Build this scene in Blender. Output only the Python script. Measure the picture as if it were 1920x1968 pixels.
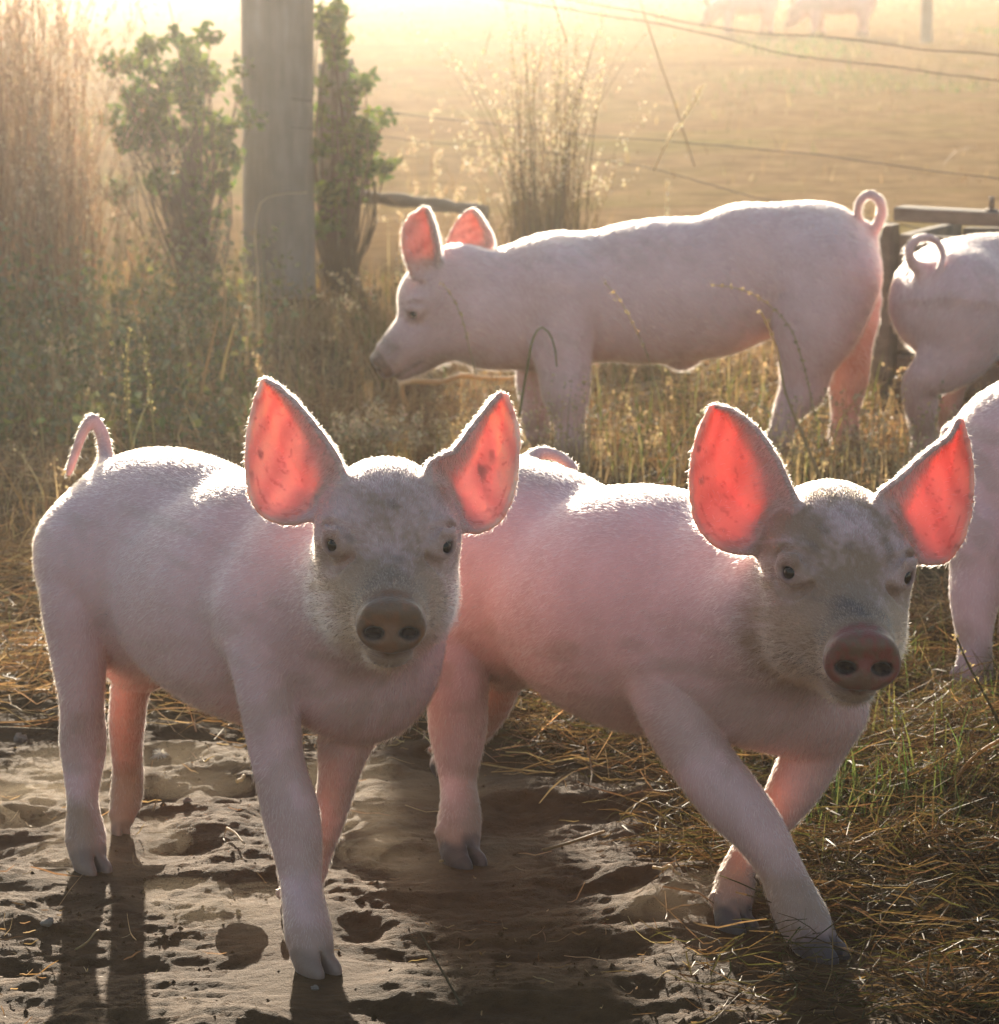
import bpy, math, time
import numpy as np
from mathutils import Vector, Matrix
T0 = time.time()
S = bpy.context.scene
for o in list(bpy.data.objects):
    bpy.data.objects.remove(o)
COL = S.collection

# ------------------------------------------------------------------ camera, sky, sun, exposure
CAM_H = 0.94
PITCH = math.radians(10.0)
FPX = 6417.0            # focal length in pixels of the 1920 x 1968 photograph
CX, CY = 960.0, 984.0
cam = bpy.data.cameras.new('camera')
camo = bpy.data.objects.new('camera', cam)
COL.objects.link(camo)
camo.location = (0, 0, CAM_H)
camo.rotation_euler = (math.pi/2 - PITCH, 0, 0)
cam.sensor_fit = 'VERTICAL'
cam.sensor_height = 24.0
cam.lens = FPX/1968*24.0
cam.clip_start = 0.05
cam.clip_end = 2000
cam.dof.use_dof = True
cam.dof.focus_distance = 3.02
cam.dof.aperture_fstop = 13.0
S.camera = camo

SUN_EL = math.radians(12.0)
SUN_AZ = math.radians(-6.0)      # from +Y, negative = towards -X
w = bpy.data.worlds.new('World')
S.world = w
w.use_nodes = True
nt = w.node_tree
bg = nt.nodes['Background']
sky = nt.nodes.new('ShaderNodeTexSky')
sky.sky_type = 'NISHITA'
sky.sun_disc = False
sky.sun_elevation = SUN_EL
sky.sun_rotation = SUN_AZ
sky.dust_density = 1.2
sky.air_density = 1.0
nt.links.new(sky.outputs[0], bg.inputs[0])
bg.inputs[1].default_value = 0.112
sund = bpy.data.lights.new('sun', 'SUN')
sund.energy = 5.0
sund.angle = math.radians(0.55)
sund.color = (1.0, 0.85, 0.66)
suno = bpy.data.objects.new('sun', sund)
COL.objects.link(suno)
to_sun = Vector((math.sin(SUN_AZ)*math.cos(SUN_EL), math.cos(SUN_AZ)*math.cos(SUN_EL), math.sin(SUN_EL)))
suno.rotation_euler = to_sun.to_track_quat('Z', 'Y').to_euler()
suno.location = (-3, 30, 10)
S.view_settings.view_transform = 'Standard'
S.view_settings.look = 'None'
S.view_settings.gamma = 1.0
S.view_settings.use_curve_mapping = False
S.view_settings.exposure = 1.1
S.render.engine = 'CYCLES'
cy = S.cycles
cy.max_bounces = 8
cy.diffuse_bounces = 3
cy.glossy_bounces = 3
cy.transmission_bounces = 5
cy.transparent_max_bounces = 8
cy.volume_bounces = 1
cy.use_denoising = True
try:
    cy.denoiser = 'OPENIMAGEDENOISE'
    cy.denoising_prefilter = 'ACCURATE'
except Exception:
    pass
cy.sample_clamp_indirect = 6.0
cy.caustics_reflective = False
cy.caustics_refractive = False

# ------------------------------------------------------------------ helpers
CP, SP = math.cos(PITCH), math.sin(PITCH)
def at(u, v, Y):
    """world point that the photograph shows at pixel u, v, at distance Y along +Y"""
    a, b = (u-CX)/FPX, (CY-v)/FPX
    d = np.array([a, CP + b*SP, -SP + b*CP])
    t = Y/d[1]
    return np.array([d[0]*t, Y, CAM_H + d[2]*t])
def proj(p):
    x, y, z = p[0], p[1], p[2]-CAM_H
    f = y*CP - z*SP; u = y*SP + z*CP
    return (CX + FPX*x/f, CY - FPX*u/f)
RNG = np.random.default_rng(7)

def tag(o, label=None, cat=None, group=None, kind=None):
    if label: o['label'] = label
    if cat: o['category'] = cat
    if group: o['group'] = group
    if kind: o['kind'] = kind
    return o
def empty(name, loc, label, cat, group=None):
    o = bpy.data.objects.new(name, None)
    COL.objects.link(o)
    o.location = loc
    o.empty_display_size = 0.1
    return tag(o, label, cat, group)
def mesh_obj(name, verts, faces, mat, parent=None, loc=(0, 0, 0), smooth=True, cols=None, attrs=None):
    """faces: list of (n,3)/(n,4) arrays or one list; verts in world space, shifted by -loc"""
    me = bpy.data.meshes.new(name)
    V = np.asarray(verts, dtype=np.float32) - np.asarray(loc, dtype=np.float32)
    if isinstance(faces, np.ndarray): faces = [faces]
    if len(faces) and not isinstance(faces[0], np.ndarray):
        me.from_pydata([tuple(map(float, v)) for v in V], [], [tuple(f) for f in faces])
    else:
        nl = sum(f.size for f in faces); nf = sum(len(f) for f in faces)
        me.vertices.add(len(V)); me.vertices.foreach_set('co', V.ravel())
        me.loops.add(nl); me.polygons.add(nf)
        me.loops.foreach_set('vertex_index', np.concatenate([f.ravel() for f in faces]).astype(np.int32))
        tot = np.concatenate([np.full(len(f), f.shape[1]) for f in faces])
        st = np.concatenate([[0], np.cumsum(tot)[:-1]])
        me.polygons.foreach_set('loop_start', st.astype(np.int32))
        me.polygons.foreach_set('loop_total', tot.astype(np.int32))
        me.update(calc_edges=True)
    me.polygons.foreach_set('use_smooth', np.full(len(me.polygons), smooth))
    if cols is not None:
        a = me.attributes.new('Col', 'FLOAT_COLOR', 'POINT')
        c = np.ones((len(V), 4), dtype=np.float32); c[:, :3] = cols
        a.data.foreach_set('color', c.ravel())
    for k, vals in (attrs or {}).items():
        a = me.attributes.new(k, 'FLOAT', 'POINT')
        a.data.foreach_set('value', np.asarray(vals, dtype=np.float32))
    if mat: me.materials.append(mat)
    o = bpy.data.objects.new(name, me)
    COL.objects.link(o)
    if parent is not None:
        o.parent = parent
        pl = parent_world(parent)
        o.location = np.asarray(loc) - pl
    else:
        o.location = loc
    return o
def parent_world(p):
    l = np.array(p.location)
    while p.parent is not None:
        p = p.parent
        l = l + np.array(p.location)
    return l

# value noise
_LAT = np.random.default_rng(11).random((256, 256)).astype(np.float32)
def vn(x, y):
    xi = np.floor(x).astype(int); yi = np.floor(y).astype(int)
    fx = x-xi; fy = y-yi
    fx = fx*fx*fx*(fx*(fx*6-15)+10); fy = fy*fy*fy*(fy*(fy*6-15)+10)
    a = _LAT[xi & 255, yi & 255]; b = _LAT[(xi+1) & 255, yi & 255]
    c = _LAT[xi & 255, (yi+1) & 255]; d = _LAT[(xi+1) & 255, (yi+1) & 255]
    return (a*(1-fx)+b*fx)*(1-fy)+(c*(1-fx)+d*fx)*fy - 0.5
def sstep(a, b, x):
    t = np.clip((x-a)/(b-a), 0, 1)
    return t*t*(3-2*t)
def resample(pts, n):
    """smooth Catmull-Rom resampling of a poly-line of k-vectors"""
    P = np.asarray(pts, dtype=float)
    if len(P) == 2:
        t = np.linspace(0, 1, n)[:, None]
        return P[0]*(1-t)+P[1]*t
    d = np.concatenate([[0], np.cumsum(np.maximum(np.linalg.norm(np.diff(P[:, :min(3, P.shape[1])], axis=0), axis=1), 1e-6))])
    m = np.gradient(P, d, axis=0)
    q = np.linspace(0, d[-1], n)
    i = np.clip(np.searchsorted(d, q)-1, 0, len(P)-2)
    hseg = (d[i+1]-d[i]); t = ((q-d[i])/hseg)[:, None]; hs = hseg[:, None]
    h00 = 2*t**3-3*t**2+1; h10 = t**3-2*t**2+t; h01 = -2*t**3+3*t**2; h11 = t**3-t**2
    return h00*P[i]+h10*hs*m[i]+h01*P[i+1]+h11*hs*m[i+1]
def tube(pts, radii, sides=8, cap=True):
    P = np.asarray(pts, dtype=float); n = len(P)
    R = np.broadcast_to(np.asarray(radii, dtype=float), (n,))
    T = np.gradient(P, axis=0); T /= np.linalg.norm(T, axis=1)[:, None]+1e-9
    ref = np.array([0, 0, 1.0]) if abs(T[0, 2]) < 0.9 else np.array([1.0, 0, 0])
    V = []
    nrm = np.cross(T[0], ref); nrm /= np.linalg.norm(nrm)
    for i in range(n):
        nrm = nrm - T[i]*np.dot(nrm, T[i]); nrm /= np.linalg.norm(nrm)
        b = np.cross(T[i], nrm)
        for k in range(sides):
            a = 2*math.pi*k/sides
            V.append(P[i] + R[i]*(nrm*math.cos(a)+b*math.sin(a)))
    F = []
    for i in range(n-1):
        for k in range(sides):
            k2 = (k+1) % sides
            F.append((i*sides+k, i*sides+k2, (i+1)*sides+k2, (i+1)*sides+k))
    if cap:
        F.append(tuple(reversed(range(sides)))); F.append(tuple((n-1)*sides+k for k in range(sides)))
    return V, F
def merge(parts):
    V, F = [], []
    for v, f in parts:
        o = len(V)
        V += list(v); F += [tuple(i+o for i in q) for q in f]
    return V, F

# ------------------------------------------------------------------ materials
def new_mat(name):
    m = bpy.data.materials.new(name); m.use_nodes = True
    n = m.node_tree.nodes; l = m.node_tree.links
    n.clear()
    out = n.new('ShaderNodeOutputMaterial')
    return m, n, l, out
def node(n, typ, **kw):
    x = n.new(typ)
    for k, v in kw.items(): setattr(x, k, v)
    return x
def set_in(nd, **kw):
    for k, v in kw.items():
        nd.inputs[k.replace('_', ' ')].default_value = v
def noise(n, l, scale, detail=4, rough=0.55, coord=None):
    t = n.new('ShaderNodeTexNoise'); t.inputs['Scale'].default_value = scale
    t.inputs['Detail'].default_value = detail; t.inputs['Roughness'].default_value = rough
    if coord is not None: l.new(coord, t.inputs['Vector'])
    return t
def ramp(n, l, fac, stops):
    r = n.new('ShaderNodeValToRGB'); l.new(fac, r.inputs[0])
    e = r.color_ramp.elements
    while len(e) < len(stops): e.new(0.5)
    for el, (p, c) in zip(e, stops):
        el.position = p; el.color = (*c, 1) if len(c) == 3 else c
    return r
def mixc(n, l, fac, a, b, mode='MIX'):
    m = n.new('ShaderNodeMix'); m.data_type = 'RGBA'; m.blend_type = mode
    if isinstance(fac, (int, float)): m.inputs[0].default_value = fac
    else: l.new(fac, m.inputs[0])
    for s, x in ((6, a), (7, b)):
        if isinstance(x, tuple): m.inputs[s].default_value = (*x, 1)
        else: l.new(x, m.inputs[s])
    return m.outputs[2]

def skin_material():
    m, n, l, out = new_mat('pig_skin')
    p = n.new('ShaderNodeBsdfPrincipled')
    c = node(n, 'ShaderNodeAttribute', attribute_name='Col')
    ear = node(n, 'ShaderNodeAttribute', attribute_name='ear')
    wet = node(n, 'ShaderNodeAttribute', attribute_name='wet')
    geo = n.new('ShaderNodeNewGeometry')
    n1 = noise(n, l, 18, 5, 0.6, geo.outputs['Position'])
    n2 = noise(n, l, 260, 3, 0.6, geo.outputs['Position'])
    r1 = ramp(n, l, n1.outputs[0], [(0.25, (0.80, 0.76, 0.74)), (0.75, (1.0, 1.0, 1.0))])
    col = mixc(n, l, 1.0, c.outputs['Color'], r1.outputs[0], 'MULTIPLY')
    # streaks of darker veins in the ears come from a stretched noise
    l.new(col, p.inputs['Base Color'])
    p.inputs['Roughness'].default_value = 0.55
    mr = node(n, 'ShaderNodeMapRange'); l.new(wet.outputs['Fac'], mr.inputs[0])
    mr.inputs[3].default_value = 0.6; mr.inputs[4].default_value = 0.28
    l.new(mr.outputs[0], p.inputs['Roughness'])
    p.inputs['Specular IOR Level'].default_value = 0.35
    l.new(ear.outputs['Fac'], p.inputs['Subsurface Weight'])
    p.subsurface_method = 'RANDOM_WALK'
    p.inputs['Subsurface Radius'].default_value = (1.0, 0.58, 0.44)
    p.inputs['Subsurface Scale'].default_value = 0.012
    p.inputs['Sheen Weight'].default_value = 0.25
    p.inputs['Sheen Roughness'].default_value = 0.4
    b = n.new('ShaderNodeBump'); b.inputs['Strength'].default_value = 0.4; b.inputs['Distance'].default_value = 0.0016
    n3 = noise(n, l, 420, 4, 0.7, geo.outputs['Position'])
    wm = node(n, 'ShaderNodeMath', operation='MULTIPLY'); l.new(wet.outputs['Fac'], wm.inputs[0]); l.new(n3.outputs[0], wm.inputs[1])
    ws = node(n, 'ShaderNodeMath', operation='MULTIPLY_ADD'); l.new(wm.outputs[0], ws.inputs[0]); ws.inputs[1].default_value = 2.2; l.new(n2.outputs[0], ws.inputs[2])
    l.new(ws.outputs[0], b.inputs['Height']); l.new(b.outputs[0], p.inputs['Normal'])
    l.new(p.outputs[0], out.inputs[0])
    return m
def hair_material(col, name):
    m, n, l, out = new_mat(name)
    h = n.new('ShaderNodeBsdfHairPrincipled')
    h.model = 'CHIANG'; h.parametrization = 'COLOR'
    tn = node(n, 'ShaderNodeAttribute', attribute_name='tint')
    l.new(tn.outputs['Color'], h.inputs['Color'])
    h.inputs['Roughness'].default_value = 0.35
    h.inputs['Radial Roughness'].default_value = 0.5
    h.inputs['Random Roughness'].default_value = 0.3
    l.new(h.outputs[0], out.inputs[0])
    return m
def leafy(name, trans=0.5, rough=0.6, tint=(1.0, 1.0, 1.0)):
    """thin leaf / straw: colour from the Col attribute, part of the light passes through"""
    m, n, l, out = new_mat(name)
    c = node(n, 'ShaderNodeAttribute', attribute_name='Col')
    d = n.new('ShaderNodeBsdfPrincipled'); d.inputs['Roughness'].default_value = rough
    d.inputs['Specular IOR Level'].default_value = 0.15
    l.new(c.outputs['Color'], d.inputs['Base Color'])
    t = n.new('ShaderNodeBsdfTranslucent')
    tc = mixc(n, l, 1.0, c.outputs['Color'], tint, 'MULTIPLY')
    l.new(tc, t.inputs['Color'])
    mx = n.new('ShaderNodeMixShader'); mx.inputs[0].default_value = trans
    l.new(d.outputs[0], mx.inputs[1]); l.new(t.outputs[0], mx.inputs[2])
    l.new(mx.outputs[0], out.inputs[0])
    return m
def wood_material(name, c0, c1, stretch=(30, 30, 3)):
    m, n, l, out = new_mat(name)
    p = n.new('ShaderNodeBsdfPrincipled')
    tc = n.new('ShaderNodeTexCoord'); mp = n.new('ShaderNodeMapping')
    mp.inputs['Scale'].default_value = stretch
    l.new(tc.outputs['Object'], mp.inputs[0])
    a = noise(n, l, 1.0, 6, 0.65, mp.outputs[0])
    bnz = noise(n, l, 5.0, 4, 0.6, tc.outputs['Object'])
    r = ramp(n, l, a.outputs[0], [(0.3, c0), (0.7, c1)])
    r2 = ramp(n, l, bnz.outputs[0], [(0.3, (0.6, 0.58, 0.55)), (0.7, (1, 1, 1))])
    col = mixc(n, l, 1.0, r.outputs[0], r2.outputs[0], 'MULTIPLY')
    l.new(col, p.inputs['Base Color']); p.inputs['Roughness'].default_value = 0.8
    b = n.new('ShaderNodeBump'); b.inputs['Strength'].default_value = 0.6; b.inputs['Distance'].default_value = 0.004
    l.new(a.outputs[0], b.inputs['Height']); l.new(b.outputs[0], p.inputs['Normal'])
    l.new(p.outputs[0], out.inputs[0])
    return m
def plain(name, col, rough=0.5, metal=0.0, spec=0.5, coat=0.0):
    m, n, l, out = new_mat(name)
    p = n.new('ShaderNodeBsdfPrincipled')
    geo = n.new('ShaderNodeNewGeometry')
    a = noise(n, l, 60, 4, 0.6, geo.outputs['Position'])
    r = ramp(n, l, a.outputs[0], [(0.3, tuple(x*0.75 for x in col)), (0.7, tuple(min(1, x*1.15) for x in col))])
    l.new(r.outputs[0], p.inputs['Base Color'])
    p.inputs['Roughness'].default_value = rough; p.inputs['Metallic'].default_value = metal
    p.inputs['Specular IOR Level'].default_value = spec; p.inputs['Coat Weight'].default_value = coat
    l.new(p.outputs[0], out.inputs[0])
    return m
M_SKIN = skin_material()
M_COAT = hair_material((0.74, 0.60, 0.50), 'pig_bristles')
M_EYE = plain('eye', (0.010, 0.006, 0.005), 0.16, 0, 0.35, 0.0)
M_GRASS = leafy('dry_grass', 0.5, 0.55, (1.0, 0.92, 0.75))
M_LEAF = leafy('green_leaf', 0.45, 0.65, (1.0, 1.0, 0.6))
M_POST = wood_material('weathered_post', (0.20, 0.17, 0.14), (0.34, 0.30, 0.26))
M_PLANK = wood_material('weathered_plank', (0.13, 0.10, 0.07), (0.26, 0.20, 0.15), (3, 30, 30))
M_STICK = wood_material('bare_stick', (0.36, 0.28, 0.18), (0.50, 0.40, 0.27), (8, 40, 40))
M_WIRE = plain('rusty_wire', (0.16, 0.12, 0.10), 0.6, 0.6)
M_STONE = plain('pale_stone', (0.22, 0.17, 0.13), 0.9)

def ground_material():
    m, n, l, out = new_mat('ground_soil')
    p = n.new('ShaderNodeBsdfPrincipled')
    geo = n.new('ShaderNodeNewGeometry'); pos = geo.outputs['Position']
    zf = node(n, 'ShaderNodeAttribute', attribute_name='field')
    zg = node(n, 'ShaderNodeAttribute', attribute_name='turf')
    a = noise(n, l, 7, 6, 0.6, pos); b = noise(n, l, 60, 5, 0.65, pos); c = noise(n, l, 700, 2, 0.6, pos)
    sand = ramp(n, l, a.outputs[0], [(0.25, (0.070, 0.034, 0.0120)), (0.75, (0.126, 0.067, 0.0245))])
    grain = ramp(n, l, b.outputs[0], [(0.3, (0.72, 0.70, 0.68)), (0.7, (1.1, 1.08, 1.05))])
    s1 = mixc(n, l, 1.0, sand.outputs[0], grain.outputs[0], 'MULTIPLY')
    turf = ramp(n, l, b.outputs[0], [(0.3, (0.07, 0.05, 0.025)), (0.6, (0.13, 0.095, 0.05))])
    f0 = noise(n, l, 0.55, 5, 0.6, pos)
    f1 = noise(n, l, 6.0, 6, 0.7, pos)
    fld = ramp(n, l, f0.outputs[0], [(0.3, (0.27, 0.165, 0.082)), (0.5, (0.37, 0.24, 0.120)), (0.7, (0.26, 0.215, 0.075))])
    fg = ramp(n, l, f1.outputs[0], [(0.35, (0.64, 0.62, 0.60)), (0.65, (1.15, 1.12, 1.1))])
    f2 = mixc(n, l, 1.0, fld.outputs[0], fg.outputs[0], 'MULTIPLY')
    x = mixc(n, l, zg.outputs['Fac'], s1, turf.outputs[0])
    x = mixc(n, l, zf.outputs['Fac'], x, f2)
    l.new(x, p.inputs['Base Color']); p.inputs['Roughness'].default_value = 0.85
    sm = node(n, 'ShaderNodeMapRange'); l.new(zf.outputs['Fac'], sm.inputs[0]); sm.inputs[3].default_value = 0.2; sm.inputs[4].default_value = 0.0
    tm = node(n, 'ShaderNodeMapRange'); l.new(zg.outputs['Fac'], tm.inputs[0]); tm.inputs[2].default_value = 0.6; tm.inputs[3].default_value = 1.0; tm.inputs[4].default_value = 0.0
    mm = node(n, 'ShaderNodeMath', operation='MULTIPLY'); l.new(sm.outputs[0], mm.inputs[0]); l.new(tm.outputs[0], mm.inputs[1])
    l.new(mm.outputs[0], p.inputs['Specular IOR Level'])
    ad = node(n, 'ShaderNodeMath', operation='MULTIPLY_ADD'); l.new(c.outputs[0], ad.inputs[0]); ad.inputs[1].default_value = 0.35
    l.new(b.outputs[0], ad.inputs[2])
    bp = n.new('ShaderNodeBump'); bp.inputs['Strength'].default_value = 0.9; bp.inputs['Distance'].default_value = 0.008
    l.new(ad.outputs[0], bp.inputs['Height']); l.new(bp.outputs[0], p.inputs['Normal'])
    l.new(p.outputs[0], out.inputs[0])
    return m

# ------------------------------------------------------------------ ground
HOOVES = []      # (x, y) where a hoof stands: filled before the ground is built
_r = np.random.default_rng(3)
PRINTS = np.column_stack([_r.uniform(-1.0, 1.1, 190), _r.uniform(2.4, 4.0, 190), _r.uniform(0.028, 0.055, 190), _r.uniform(0.010, 0.024, 190)])
def turf_amount(x, y):
    """1 where dry grass and hay cover the soil, 0 on the trodden sand"""
    edge = 3.72 - 0.45*sstep(-0.15, 0.35, x) - 0.35*sstep(0.3, 0.6, x) + 0.18*vn(x*3.1+9, y*3.1)
    return sstep(0.0, 0.35, y-edge)
def ground_h(x, y):
    x = np.asarray(x, dtype=float); y = np.asarray(y, dtype=float)
    near = 1-sstep(4.2, 6.0, y)
    near = near*(1-sstep(1.3, 2.0, np.abs(x)))*(sstep(1.6, 2.2, y))
    h = 0.023*vn(x*4+3, y*9+1) + 0.011*vn(x*9+7, y*21+5) + 0.0042*vn(x*24, y*52) + 0.0028*vn(x*75, y*105) + 0.0024*vn(x*150, y*190)
    h = h*near
    for px, py, pr, pd in PRINTS:
        m = (np.abs(x-px) < pr*3) & (np.abs(y-py) < pr*3)
        if not m.any(): continue
        q = ((x[m]-px)**2 + ((y[m]-py)*1.0)**2)/pr**2 if x.ndim else ((x-px)**2+(y-py)**2)/pr**2
        dlt = 0.38*pd*(-np.exp(-q*1.3) + 0.55*np.exp(-((np.sqrt(q)-1.35)/0.42)**2))
        if x.ndim: h[m] += dlt*near[m]
        else: h = h+dlt*near
    for hx, hy in HOOVES:
        q = ((x-hx)/0.055)**2+np.where(y < hy, (y-hy)/0.11, (y-hy)/0.055)**2
        wgt = np.clip(1.3*np.exp(-q), 0, 1)
        h = h*(1-wgt) - 0.002*wgt
    h = h + 0.05*sstep(9, 14, y)*vn(x*0.35, y*0.35) + 0.02*vn(x*1.1+4, y*1.1)*sstep(4.2, 6.0, y)
    # low bank of dead grass right of the sand
    h = h + 0.045*sstep(0.38, 0.62, x)*sstep(3.15, 3.4, y)*(1-sstep(3.5, 3.9, y))*(1-sstep(1.0, 1.6, x))
    return h

# ------------------------------------------------------------------ signed-distance sculpting
class Field:
    def __init__(self, lo, hi, h):
        self.lo = np.asarray(lo, dtype=np.float32); self.h = h
        self.n = np.ceil((np.asarray(hi)-np.asarray(lo))/h).astype(int)+1
        self.D = np.full(self.n, 0.2, dtype=np.float32)
    def box(self, lo, hi):
        a = np.maximum(np.floor((np.asarray(lo)-self.lo)/self.h).astype(int), 0)
        b = np.minimum(np.ceil((np.asarray(hi)-self.lo)/self.h).astype(int)+1, self.n)
        if (b <= a).any(): return None, None
        sl = tuple(slice(i, j) for i, j in zip(a, b))
        g = np.meshgrid(*[self.lo[i]+self.h*np.arange(a[i], b[i], dtype=np.float32) for i in range(3)], indexing='ij')
        return sl, g
    def blend(self, sl, d, k, sub=False):
        D = self.D[sl]
        if sub:
            d = -d
            hh = np.maximum(k-np.abs(D-d), 0)/k
            self.D[sl] = np.maximum(D, d)+hh*hh*k*0.25
        else:
            hh = np.maximum(k-np.abs(D-d), 0)/k
            self.D[sl] = np.minimum(D, d)-hh*hh*k*0.25
    def ell(self, c, r, R=None, k=0.03, sub=False):
        c = np.asarray(c, float); r = np.asarray(r, float)
        R = np.eye(3) if R is None else R
        ext = np.sqrt(((R*r)**2).sum(1)) + k + 3*self.h
        sl, g = self.box(c-ext, c+ext)
        if sl is None: return
        q = [g[i]-np.float32(c[i]) for i in range(3)]
        L = [(R[0, j]*q[0]+R[1, j]*q[1]+R[2, j]*q[2]).astype(np.float32) for j in range(3)]
        k0 = np.sqrt(sum((L[j]/r[j])**2 for j in range(3)))
        k1 = np.sqrt(sum((L[j]/r[j]**2)**2 for j in range(3)))+1e-9
        self.blend(sl, (k0*(k0-1)/k1).astype(np.float32), k, sub)
    def cone(self, a, b, ra, rb, k=0.02, sub=False):
        a = np.asarray(a, float); b = np.asarray(b, float)
        m = max(ra, rb)+k+3*self.h
        sl, g = self.box(np.minimum(a, b)-m, np.maximum(a, b)+m)
        if sl is None: return
        ab = b-a; L2 = (ab**2).sum()+1e-12
        q = [g[i]-np.float32(a[i]) for i in range(3)]
        t = np.clip((q[0]*ab[0]+q[1]*ab[1]+q[2]*ab[2])/L2, 0, 1)
        d = np.sqrt(sum((q[i]-t*ab[i])**2 for i in range(3))) - (ra+(rb-ra)*t)
        self.blend(sl, d.astype(np.float32), k, sub)
    def chain(self, pts, k=0.02, k0=None):
        """poly-line of (x,y,z,r)"""
        for i in range(len(pts)-1):
            a, b = pts[i], pts[i+1]
            self.cone(a[:3], b[:3], a[3], b[3], k if (i or k0 is None) else k0)
    def disc(self, c, R, half, rl, ru, rnd, k):
        """rounded elliptical plate, axis = column 0 of R"""
        c = np.asarray(c, float); ext = max(rl, ru)+half+k+3*self.h
        sl, g = self.box(c-ext, c+ext)
        q = [g[i]-np.float32(c[i]) for i in range(3)]
        L = [R[0, j]*q[0]+R[1, j]*q[1]+R[2, j]*q[2] for j in range(3)]
        e = np.sqrt((L[1]/rl)**2+(L[2]/ru)**2)
        rad = (e-1)*min(rl, ru)+rnd
        ax = np.abs(L[0])-half+rnd
        d = np.minimum(np.maximum(rad, ax), 0)+np.sqrt(np.maximum(rad, 0)**2+np.maximum(ax, 0)**2)-rnd
        self.blend(sl, d.astype(np.float32), k)
    def cloud(self, P, th, k):
        """shell around sampled points P with half-thickness th (per point)"""
        m = th.max()+k+3*self.h
        sl, g = self.box(P.min(0)-m, P.max(0)+m)
        Q = np.stack([x.ravel() for x in g], 1).astype(np.float32)
        out = np.full(len(Q), 1.0, dtype=np.float32)
        Pf = P.astype(np.float32); thf = th.astype(np.float32); pp = (Pf**2).sum(1)
        # only the voxels near the sheet are worth a distance
        for s in range(0, len(Q), 20000):
            q = Q[s:s+20000]
            d2 = (q**2).sum(1)[:, None] + pp[None] - 2*q@Pf.T
            out[s:s+20000] = (np.sqrt(np.maximum(d2, 0))-thf[None]).min(1)
        self.blend(sl, out.reshape(g[0].shape), k)
    def mesh(self):
        D = self.D; h = self.h
        s = D < 0
        nx, ny, nz = D.shape
        c = s[:-1, :-1, :-1].astype(np.int8)
        tot = c.copy()
        for dx, dy, dz in ((1,0,0),(0,1,0),(0,0,1),(1,1,0),(1,0,1),(0,1,1),(1,1,1)):
            tot += s[dx:nx-1+dx, dy:ny-1+dy, dz:nz-1+dz]
        act = (tot > 0) & (tot < 8)
        I = np.argwhere(act)
        idx = np.full(act.shape, -1, dtype=np.int32)
        idx[act] = np.arange(len(I))
        acc = np.zeros((len(I), 3)); cnt = np.zeros(len(I))
        corners = [(0,0,0),(1,0,0),(0,1,0),(1,1,0),(0,0,1),(1,0,1),(0,1,1),(1,1,1)]
        edges = [(0,1),(2,3),(4,5),(6,7),(0,2),(1,3),(4,6),(5,7),(0,4),(1,5),(2,6),(3,7)]
        val = [D[I[:,0]+a, I[:,1]+b, I[:,2]+cc] for a, b, cc in corners]
        for e0, e1 in edges:
            a, b = val[e0], val[e1]
            mk = (a < 0) != (b < 0)
            t = np.where(mk, a/np.where(mk, a-b, 1), 0)
            p0 = np.array(corners[e0], float); p1 = np.array(corners[e1], float)
            acc += np.where(mk[:, None], p0+(p1-p0)*t[:, None], 0); cnt += mk
        V = (I + acc/cnt[:, None])*h + self.lo
        F = []
        for ax in range(3):
            sl0 = [slice(1, -1)]*3; sl1 = [slice(1, -1)]*3
            sl0[ax] = slice(0, -1); sl1[ax] = slice(1, None)
            a = s[tuple(sl0)]; b = s[tuple(sl1)]
            for flip, mk in ((False, a & ~b), (True, ~a & b)):
                E = np.argwhere(mk)
                off = np.array([1, 1, 1]); off[ax] = 0
                E = E+off
                o1, o2 = (ax+1) % 3, (ax+2) % 3
                q = []
                for da, db in ((0, 0), (1, 0), (1, 1), (0, 1)):
                    X = E.copy(); X[:, o1] -= da; X[:, o2] -= db
                    q.append(idx[X[:, 0], X[:, 1], X[:, 2]])
                q = np.stack(q, 1)
                q = q[(q >= 0).all(1)]
                F.append(q[:, ::-1] if flip else q)
        F = np.concatenate(F)
        return V, F

def vert_normals(V, F):
    a = V[F[:, 2]]-V[F[:, 0]]; b = V[F[:, 3]]-V[F[:, 1]]
    fn = np.cross(a, b)
    N = np.zeros_like(V)
    for k in range(4):
        for c in range(3):
            N[:, c] += np.bincount(F[:, k], fn[:, c], len(V))
    return N/(np.linalg.norm(N, axis=1)[:, None]+1e-12), 0.5*np.linalg.norm(fn, axis=1)

# ------------------------------------------------------------------ pigs
def grounded(L):
    rows = [list(r) for r in L['px']]
    if L.get('air'): return rows
    u, v, Y, wd = rows[-1]
    for _ in range(6):
        d = at(u, v, 1.0)-np.array([0, 0, CAM_H]); Yg = (CAM_H-wd*0.14*Y/FPX)/(-d[2])
    n = len(rows)
    for i, r in enumerate(rows): r[2] += (Yg-Y)*(i/(n-1))**1.2
    return rows
def joints(pts):
    out = []
    for x, y, z, r in pts:
        r *= 1+0.10*math.exp(-((z-0.125)/0.022)**2)-0.12*math.exp(-((z-0.066)/0.020)**2)+0.06*math.exp(-((z-0.030)/0.012)**2)
        out.append((x, y, z, r))
    return out
def px_chain(rows):
    out = []
    for u, v, Y, wd in rows:
        p = at(u, v, Y)
        out.append((*p, wd*0.5*Y/FPX))
    return out
HEAD_PRIMS = None
EYE_C = (0.0565, 0.0462, 0.0235)
EYE_O = (0.66, 0.74, 0.10)
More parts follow.
